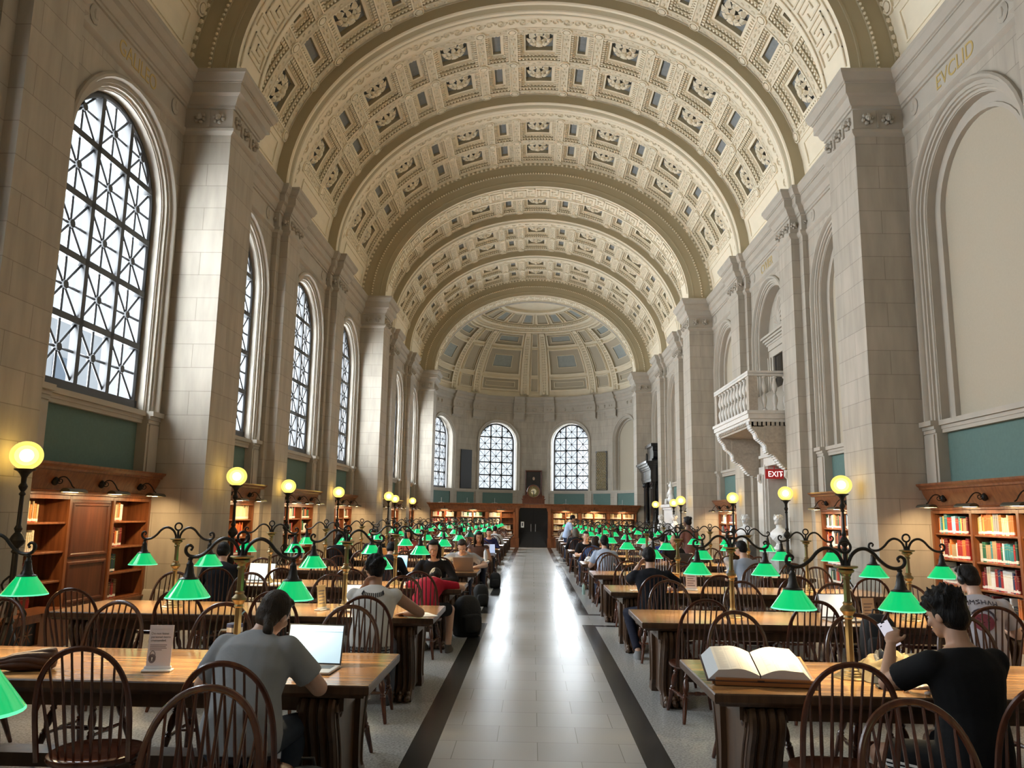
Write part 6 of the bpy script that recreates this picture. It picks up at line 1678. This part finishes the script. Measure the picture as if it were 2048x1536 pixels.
b = MB(); b.tube([(-.14,0,.03),(-.27,-.01,.018)], .011, 8); b.ell((-.285,-.01,.018), (.02,.018,.017), 8, 6); b.build('handle', M['black'], t)
b = MB(); b.tube([(-.285,-.01,.01),(-.31,-.05,-.006),(-.30,-.07,-.01)], .004, 5)
for i in range(5): b.tube([(-.2+.03*i,.03,.03),(-.17+.03*i,.02,.055),(-.15+.03*i,-.02,.05)], .003, 4)
b.build('strap', M['black'], t)
# open dictionary on a slanted wooden stand, nearest right table
t = thing('book_stand', 'slanted wooden book stand at the end of the nearest right table', 'stand', (1.315, 5.02, TH+.001), -.08)
A = .22
b = MB(); st = len(b.v); b.bbox(-.30,.30,-.19,.22,.0,.018,.004); b.bbox(-.285,.285,-.205,-.17,.0,.045,.004); b.xf(Matrix.Translation((0,0,.045)) @ Matrix.Rotation(A,4,'X'), st)
b.build('slanted_board', wood_mat('stand_wood', (.26,.10,.03), (.40,.17,.06), .35, 4, 'x', coat=.2), t, smooth=.4)
b = MB(); b.bbox(-.29,.29,-.20,-.15,0,.022,.003); b.prism([(-.18,0),(.20,0),(.20,.09)], -.26,-.24,'yz'); b.prism([(-.18,0),(.20,0),(.20,.09)], .24,.26,'yz'); b.build('foot', M['table_d'], t, smooth=.4)
t = thing('open_book', 'huge open dictionary lying on the slanted wooden stand', 'book', (1.285, 4.99, TH+.001), -.08)
Mx = Matrix.Translation((0,0,.064)) @ Matrix.Rotation(A,4,'X')
pg = MB(); pgm = mat('dictionary_page', (.80,.77,.70), .8); n = 12
for s in (-1,1):
    rows = []
    for i in range(n+1):
        u = i/n; xx = s*(.004+.235*u); zt = .030+.045*sin(PI*min(1,u*1.35+.05)*.62)**1.0*(1-.22*u*u)
        rows.append((xx, zt))
    ov = .04
    ytop, ybot = .185, -.165
    pg.loft([[Vector((xx,yy,zt)) for xx, zt in rows] for yy in (ybot, ytop)], False, False, 0)
    # page block edges: fore edge and tail spread outwards
    fe = [(rows[-1][0], rows[-1][1]), (rows[-1][0]+s*.055, .006)]
    pg.loft([[Vector((x_, yy, z_)) for x_, z_ in fe] for yy in (ybot, ytop)], False, False, 1)
    for yy in (ybot, ytop): pg.add([Vector((x_,yy,z_)) for x_, z_ in rows] + [Vector((fe[1][0],yy,.006)), Vector((0,yy,.006))], [tuple(range(n+3))], 2)
pg.xf(Mx); pe = mat('page_block_edge', (.62,.66,.68), .8, noise=.12, nscale=60, stretch=(1,.2,40)); pg.build('pages', [pgm, pe, mat('page_tail', (.62,.60,.58), .8, noise=.15, nscale=60, stretch=(1,1,40))], t, smooth=1)
rn = random.Random(3)
for s in (-1,1):
    ln = MB()
    for c_ in range(3):
        for r_ in range(34):
            x0 = s*.045 if s > 0 else -.225; x0 += .062*c_; ww = .054 if rn.random() > .15 else .03; yy = .165-.0096*r_
            def zt(x_): u = (abs(x_)-.004)/.235; return .0305+.045*sin(PI*min(1,u*1.35+.05)*.62)*(1-.22*u*u)
            ln.add([(x0,yy,zt(x0)),(x0+ww,yy,zt(x0+ww)),(x0+ww,yy+.0036,zt(x0+ww)),(x0,yy+.0036,zt(x0))], [(0,1,2,3)])
    ln.xf(Mx); ln.build('printed_page', mat('print_grey', (.58,.56,.52), .8), t, smooth=0)
cv = MB(); cv.box(-.305,.305,-.178,.198,0,.006); cv.box(-.02,.02,-.178,.198,-.0005,.012); cv.xf(Mx); cv.build('cover', mat('dictionary_cover', (.05,.03,.03), .5), t, smooth=0)
def lumpy(name, lab, cat, loc, blobs, m, rot=0, vox=.012, sm=3, parts=(), group=None):
    mb = MB()
    for c_, r_ in blobs: mb.ell(c_, r_, 12, 8)
    o = mb.build(name, m, None, smooth=0, loc=loc, rot=rot, label=lab, cat=cat, group=group); remesh(o, vox, sm); return o
tan_ = mat('tan_jacket_cloth', (.20,.15,.075), .85, noise=.25, nscale=9, bump=.6, bscale=22); blk = mat('dark_lining_fold_shade', (.012,.012,.014), .6, bump=.4, bscale=25); olv = mat('dark_olive_canvas', (.055,.048,.03), .75, noise=.2, bump=.3)
from mathutils import noise as NZ
def crumpled(name, lab, cat, loc, rot, rx, ry, h, mats, seed, dark=.30):
    # a heap of cloth: a folded sheet with sharp ridges, draped to the table at its hem
    b = MB(); nu, nv = 54, 44; P_ = {}
    for i in range(nu+1):
        for j in range(nv+1):
            u, v = -1+2*i/nu, -1+2*j/nv; k = max(abs(u), abs(v)); l = math.hypot(u, v) or 1; u, v = u*k/l, v*k/l; r = math.hypot(u, v)
            w = 1 + .28*NZ.noise(Vector((u*1.6+seed, v*1.6, 1.3))); q = Vector((u*2.1+seed, v*2.6, seed*.7))
            ri = .65*(1-abs(NZ.noise(q)*1.5)) + .3*(1-abs(NZ.noise(q*2.6)*1.6))
            z = max(.003, h*(1-r**2.6)*(.2+.9*max(0, ri))); 
            b.v.append((u*rx*w + .03*NZ.noise(q*1.3), v*ry*w + .03*NZ.noise(q*1.5+Vector((5,0,0))), z))
    for it in range(1):
        Z = [p[2] for p in b.v]
        for i in range(1, nu):
            for j in range(1, nv):
                a = i*(nv+1)+j; b.v[a] = (b.v[a][0], b.v[a][1], (Z[a]*2+Z[a-1]+Z[a+1]+Z[a-nv-1]+Z[a+nv+1])/6)
    for i in range(nu):
        for j in range(nv):
            a = i*(nv+1)+j; c_ = NZ.noise(Vector((b.v[a][0]*9+seed, b.v[a][1]*6, 3.0))); b.f.append((a, a+nv+1, a+nv+2, a+1)); b.m.append(1 if c_ > dark else 0)  # random dark lining patches, painted on to strengthen the shade of the folds
    return b.build(name, mats, None, loc=loc, rot=rot, label=lab, cat=cat, smooth=1.1)
J = crumpled('jacket', 'crumpled tan jacket, dark lining and painted fold shade, on the nearest right table', 'jacket', (2.17,5.17,TH+.002), .4, .25, .17, .17, [tan_, blk], 4.2, .16)
B1 = lumpy('messenger_bag', 'dark olive messenger bag lying behind the tan jacket', 'bag', (2.52,5.33,TH+.003), [((-.2+.08*i,0,.06),(.09,.13,.058)) for i in range(6)] + [((-.12+.08*i,-.09,.05),(.07,.06,.045)) for i in range(4)], olv, -.15, .012, 3)
k = MB(); k.bbox(-.16,.18,-.145,-.115,.03,.085,.01); k.box(-.02,.03,-.15,-.14,.04,.06); k.build('flap_buckle', olv, B1)
k = thing('white_case', 'small white earbud case beside the tan jacket', 'case', (2.08,4.93,TH+.001), .4); b = MB(); b.bbox(-.045,.045,-.028,.028,0,.028,.009); b.build('case', M['white'], k, smooth=.6); b = MB(); b.box(-.046,.046,-.029,-.0275,.017,.018); b.build('seam', M['black'], k, smooth=0)
k = obj('wallet', None, None, (2.02,4.92,TH), -.2, 'flat black wallet under the white earbud case', 'wallet'); k.location.y -= .06; b = MB(); b.bbox(-.07,.07,-.04,.04,0.001,.014,.004); b.build('leather', M['black'], k)
k = obj('crumpled_tissue', None, None, (2.20,4.72,TH), .2, 'crumpled white tissue near the black-shirted man', 'tissue'); b = MB(); rn = random.Random(2)
for i in range(6): b.ell((rn.uniform(-.05,.05),rn.uniform(-.02,.02),.012), (.022,.014,.012), 7, 5)
b.build('paper', M['white'], k)
# phone in the hand of the man in black
px, py, pr = PHONE_AT; hw_ = hand_world(px, py, pr, (-.095,.455,1.09))
t = thing('smartphone', 'lit smartphone held by the man in black T-shirt', 'phone', hw_, pr+.10); t.rotation_euler = (-.30,-.38,pr-.05)
b = MB(); b.bbox(-.037,.037,-.004,.004,-.075,.075,.004); b.build('body', M['black'], t, smooth=.6)
b = MB(); b.box(-.034,.034,-.0046,-.0041,-.071,.071,0)
for z_, x0, x1 in ((.05,-.026,-.016),(-.02,-.026,.0),(-.034,-.022,-.014),(-.034,-.006,.002),(-.034,.010,.018)): b.box(x0,x1,-.005,-.0046,z_,z_+.006,1)
b.box(-.012,.012,-.005,-.0046,.064,.071,1); b.build('display', [screen_mat((.75,.74,.86), .32), M['black']], t, smooth=0)
# other laptops
laptop(-1.78, 8.05, .10, 'open laptop with pale screen at the man in the cream vest', scr=(.72,.74,.80), w=.34, d=.24)
laptop(-3.78, 10.95, .0, 'open laptop with blue page at the person in black by the left wall', scr=(.40,.55,.75), w=.36, d=.25)
laptop(-1.22, 13.85, PI, 'brown laptop with lid towards us at the bearded man', body=(.42,.30,.22), w=.34, d=.24)
laptop(-2.38, 13.85, 0, 'open laptop with blue ball picture on the fourth left table', scr=(.12,.35,.75), w=.34, d=.24)
laptop(1.80, 11.15, PI-.2, 'gold laptop with lid towards us on the third right table', body=(.58,.44,.24), w=.32, d=.22)
laptop(-3.2, 17.0, PI, 'tan laptop with stickers towards us on the fifth left table', body=(.55,.40,.24), w=.34, d=.24)
laptop(-1.10, 19.75, .2, 'open laptop with blue-white page on the sixth left table', scr=(.5,.6,.85), w=.34, d=.24)
laptop(2.95, 7.95, .1, 'open white-screened laptop at the man with headphones', scr=(.7,.72,.74), w=.34, d=.24)
laptop(3.05, 16.75, PI, 'closed-faced dark laptop before the bald man', body=(.1,.1,.11), w=.34, d=.24)
# papers and open notebooks
def paper(x, y, rot, lab, n=1, w=.21, d=.29):
    t = thing('paper_sheet', lab, 'paper', (x,y,TH+.001), rot, 'loose papers on the tables'); b = MB(); b.box(-w/2,w/2,-d/2,d/2,0,.003*n); b.build('sheet', M['white'], t, smooth=0)
    k = MB()
    for i in range(12): k.box(-w*.4,w*.4-(i % 3)*.02,-d*.4+d*.065*i,-d*.4+d*.065*i+.003,.003*n,.003*n+.0004)
    k.build('writing', M['lab_w'] if 0 else mat('pencil_grey', (.35,.35,.36), .8), t, smooth=0)
paper(-1.10, 7.82, .5, 'white notebook beside the right arm of the man in the cream vest')
paper(-1.34, 11.05, .0, 'white papers before the woman in the black cardigan')
paper(-3.45, 10.85, .1, 'white papers beside the laptop by the left wall')
paper(1.30, 10.78, .3, 'small crumpled paper at the end of the third right table', w=.10, d=.10)
paper(-1.05, 16.8, .1, 'sheet of paper before the woman with long curls')
paper(3.40, 13.8, -.3, 'papers between the man in pale blue and the person opposite')
paper(1.25, 19.6, .2, 'paper at the right table before the person in denim')
paper(1.28, 22.7, .1, 'sheet at the aisle end of the seventh right table')
# bottles and cups
def bottle(x, y, lab, col, h=.24, r=.036, z=TH, capc=None):
    t = thing('water_bottle', lab, 'bottle', (x,y,z+.001), 0, 'bottles and cups'); b = MB(); b.lathe([(.0,0),(r*.95,0),(r,.01),(r,h*.75),(r*.55,h*.87),(r*.5,h*.92)], 16, cap=False); b.build('body', mat('bottle_body', col, .25, coat=.3), t)
    b = MB(); b.lathe([(r*.56,h*.90),(r*.58,h),(.0,h)], 14, cap=False); b.build('cap', mat('bottle_cap', capc or (.2,.2,.2), .4), t)
bottle(-1.02, 16.75, 'white water bottle at the end of the fifth left table', (.62,.66,.72), .26)
bottle(1.62, 11.3, 'green glass bottle beside the gold laptop', (.10,.22,.08), .24, .032)
bottle(-1.02, 17.1, 'clear plastic cup behind the white water bottle', (.72,.60,.45), .14, .04, capc=(.8,.8,.8))
bottle(1.10, 18.1, 'pale green bottle standing on the floor by the right tables', (.35,.50,.45), .25, .036, 0)
# bags on the floor and chairs
def backpack(x, y, rot, lab, col, s=1.0, z=0, extra=None):
    t = thing('backpack', lab, 'bag', (x,y,z), rot, 'bags on the floor and chairs'); t.scale = (s,s,s); cm = mat('backpack_cloth', col, .75, noise=.2, bump=.3, bscale=35)
    b = MB()
    rings = []
    for zz, w, d in ((0,.13,.085),(.02,.155,.105),(.15,.165,.12),(.30,.16,.11),(.38,.14,.09),(.43,.10,.06),(.45,.05,.03)): rings.append([(w*(abs(cos(2*PI*j/20))**.6)*(1 if cos(2*PI*j/20) > 0 else -1), d*(abs(sin(2*PI*j/20))**.7)*(1 if sin(2*PI*j/20) > 0 else -1), zz) for j in range(20)])
    b.loft(rings, True, True); b.build('body', cm, t, smooth=.9)
    b = MB(); rings = []
    for yy, k in ((-.10,1),(-.14,.97),(-.155,.85)): rings.append([(.12*k*(abs(cos(2*PI*j/16))**.5)*(1 if cos(2*PI*j/16) > 0 else -1), yy, .15+.11*k*(abs(sin(2*PI*j/16))**.5)*(1 if sin(2*PI*j/16) > 0 else -1)) for j in range(16)])
    b.loft(rings, True, True); b.build('front_pocket', cm, t, smooth=.9)
    b = MB(); b.tube([(-.04,.03,.44),(-.03,.03,.485),(.03,.03,.485),(.04,.03,.44)], .009, 6); b.build('top_handle', M['black'], t)
    for e in (-1,1):
        b = MB(); b.tube(curve_tube([(e*.05,.07,.42),(e*.08,.14,.34),(e*.10,.15,.2),(e*.12,.10,.05)],4), .014, 6); b.build('shoulder_strap', M['black'], t)
    if extra:
        b = MB(); b.box(.02,.07,-.162,-.152,.10,.22,0); b.tube([(-.06,-.155,.26),(-.075,-.165,.2),(-.05,-.165,.15)], .008, 5, m=1); b.build('patches', [mat('orange_patch', (.45,.20,.04), .7), M['black']], t)
    return t
backpack(-1.20, 4.30, .15, 'dark grey backpack with orange patch on the floor by the nearest left table', (.06,.065,.062), .95, 0, True)
backpack(-.98, 11.75, .6, 'big black backpack on the floor beside the left tables', (.010,.010,.011), 1.25)
backpack(-.92, 19.3, .1, 'black bag on the floor far along the left tables', (.010,.010,.011), .8)
backpack(-2.42, 7.42, .3, 'black backpack hung on a chair at the second left table', (.014,.014,.016), .8, .50)
backpack(3.02, 7.36, -.2, 'black jacket-draped bag on a chair at the second right table', (.012,.012,.013), .95, .47)
backpack(1.62, 15.75, .2, 'black bag on the chair of the woman in pale blue', (.012,.012,.012), .7, .47)
backpack(-1.02, 15.5, .4, 'black bag on the floor by the bearded man', (.012,.012,.012), .9)
k = obj('plastic_bag', None, None, (1.16,16.55,TH+.002), .3, 'crumpled white plastic bag at the end of a right table', 'bag'); b = MB(); rn = random.Random(8)
for i in range(9): b.ell((rn.uniform(-.09,.09),rn.uniform(-.07,.07),.05+rn.uniform(-.01,.05)), (.07,.055,.045), 9, 6)
o = b.build('sheet', M['white'], k); 
# printed back of the white T-shirt and knitted trim of the cream vest, stripes on the black shorts
flush()
def stick(o, pts2, m, name, off=.004, axis=(0,1,0), w=.006, closed=False, depth=None):
    # lays a line on the surface of a garment, seen along the local axis
    dg = bpy.context.evaluated_depsgraph_get(); out = []
    a = Vector(axis)
    for (u, z) in pts2:
        ok, loc, nrm, _ = o.ray_cast(Vector((u,-1.0,z)) if a.y else Vector((u,z,2.0)), a)
        if ok: out.append(loc + nrm*off)
    if len(out) > 1:
        b = MB(); b.tube(out, w, 5, closed=closed and len(out) == len(pts2)); return b
    return MB()
def shirt_of(p): return [c for c in p.children if c.name.startswith('shirt')][0]
so = shirt_of(pw_); bpy.context.view_layer.update()
ink = mat('tshirt_ink', (.06,.045,.06), .8); red = mat('tshirt_red', (.30,.06,.08), .8); horn = mat('tshirt_horn', (.55,.5,.42), .8)
acc = {0: MB(), 1: MB(), 2: MB()}
def ad(i, pts, w): b = stick(so, pts, None, '', .003, w=w); acc[i].add(b.v, b.f)
zc = .86
for q in range(9): ad(1, [(.085*cos(a)*(q/9), zc+.075*sin(a)*(q/9)) for a in [2*PI*j/18 for j in range(19)]], .007)
ad(0, [(.095*cos(PI*j/10), zc+.02+.085*sin(PI*j/10)) for j in range(11)], .011)
for e in (-1,1):
    ad(2, [(e*.085,zc+.06),(e*.11,zc+.09),(e*.105,zc+.125)], .009); ad(0, [(e*.02,zc+.02),(e*.05,zc+.035)], .008); ad(0, [(e*.03,zc+.0),(e*.045,zc+.002)], .008); ad(2, [(e*.03,zc-.03),(e*.032,zc-.055)], .006)
ad(0, [(-.05,zc-.03),(0,zc-.04),(.05,zc-.03)], .006)
G = {'m':[[(0,0),(0,1),(.5,.5),(1,1),(1,0)]],'s':[[(1,1),(0,.8),(1,.3),(0,0)]],'H':[[(0,0),(0,1)],[(1,0),(1,1)],[(0,.5),(1,.5)]],'A':[[(0,0),(.5,1),(1,0)]],'W':[[(0,1),(0,0),(.5,.5),(1,0),(1,1)]]}
for i, chh in enumerate('mmsHAW'):
    for st in G[chh]:
        pts = []
        for (a_, b_), (c_, d_) in zip(st, st[1:]): pts += [(a_+(c_-a_)*t/3, b_+(d_-b_)*t/3) for t in range(4)]
        u0 = -.125+.044*i; ad(0, [(u0+p[0]*.03, zc+.135-.0*abs(i-2.5)+p[1]*.032+.012*(1-((i-2.5)/2.5)**2)) for p in pts], .0032)
for i in (0,1,2): acc[i].build(('printed_letters','printed_mask','printed_horns')[i], (ink, red, horn)[i], pw_)
pv = [p for p in D.objects if p.get('label','').startswith('man in cream knitted')][0]; so = shirt_of(pv); acc = {0: MB(), 1: MB(), 2: MB()}
for zz, w in ((.545,.007),(.525,.004)): ad(0, [(-.19+.38*j/24, zz) for j in range(25)], w)
for j in range(26): ad(0, [(-.18+.36*j/25, .575),(-.18+.36*j/25, .556)], .004)
for j in range(16): a = PI*j/15; ad(0, [(.085*cos(a), 1.03-.02*sin(a)),(.098*cos(a), 1.005-.03*sin(a))], .004)
acc[0].build('knitted_trim', mat('black_knit', (.02,.02,.025), .9), pv)
pb = pm_; sh_o = [c for c in pb.children if c.name.startswith('shorts')][0]; kb = MB()
for i in range(3):
    out = []
    for j in range(9):
        u = -.16-.016*i; ok, loc, nrm, _ = sh_o.ray_cast(Vector((-1.0, .10+.02*j, .50-.022*i)), Vector((1,0,0)))
        if ok: out.append(loc+nrm*.003)
    if len(out) > 1: kb.tube(out, .007, 5)
if kb.v: kb.build('white_stripes', M['white'], pb)
for sd in (-1, 1):
    for i in range(-1, NT):
        for near in (True, False):
            for slot in range(4):
                if (sd, i, near, slot) in SKIP or (i == -1 and near): continue
                place_chair(sd, i, near, slot, **CHAIR_POS.get((sd, i, near, slot), {}))
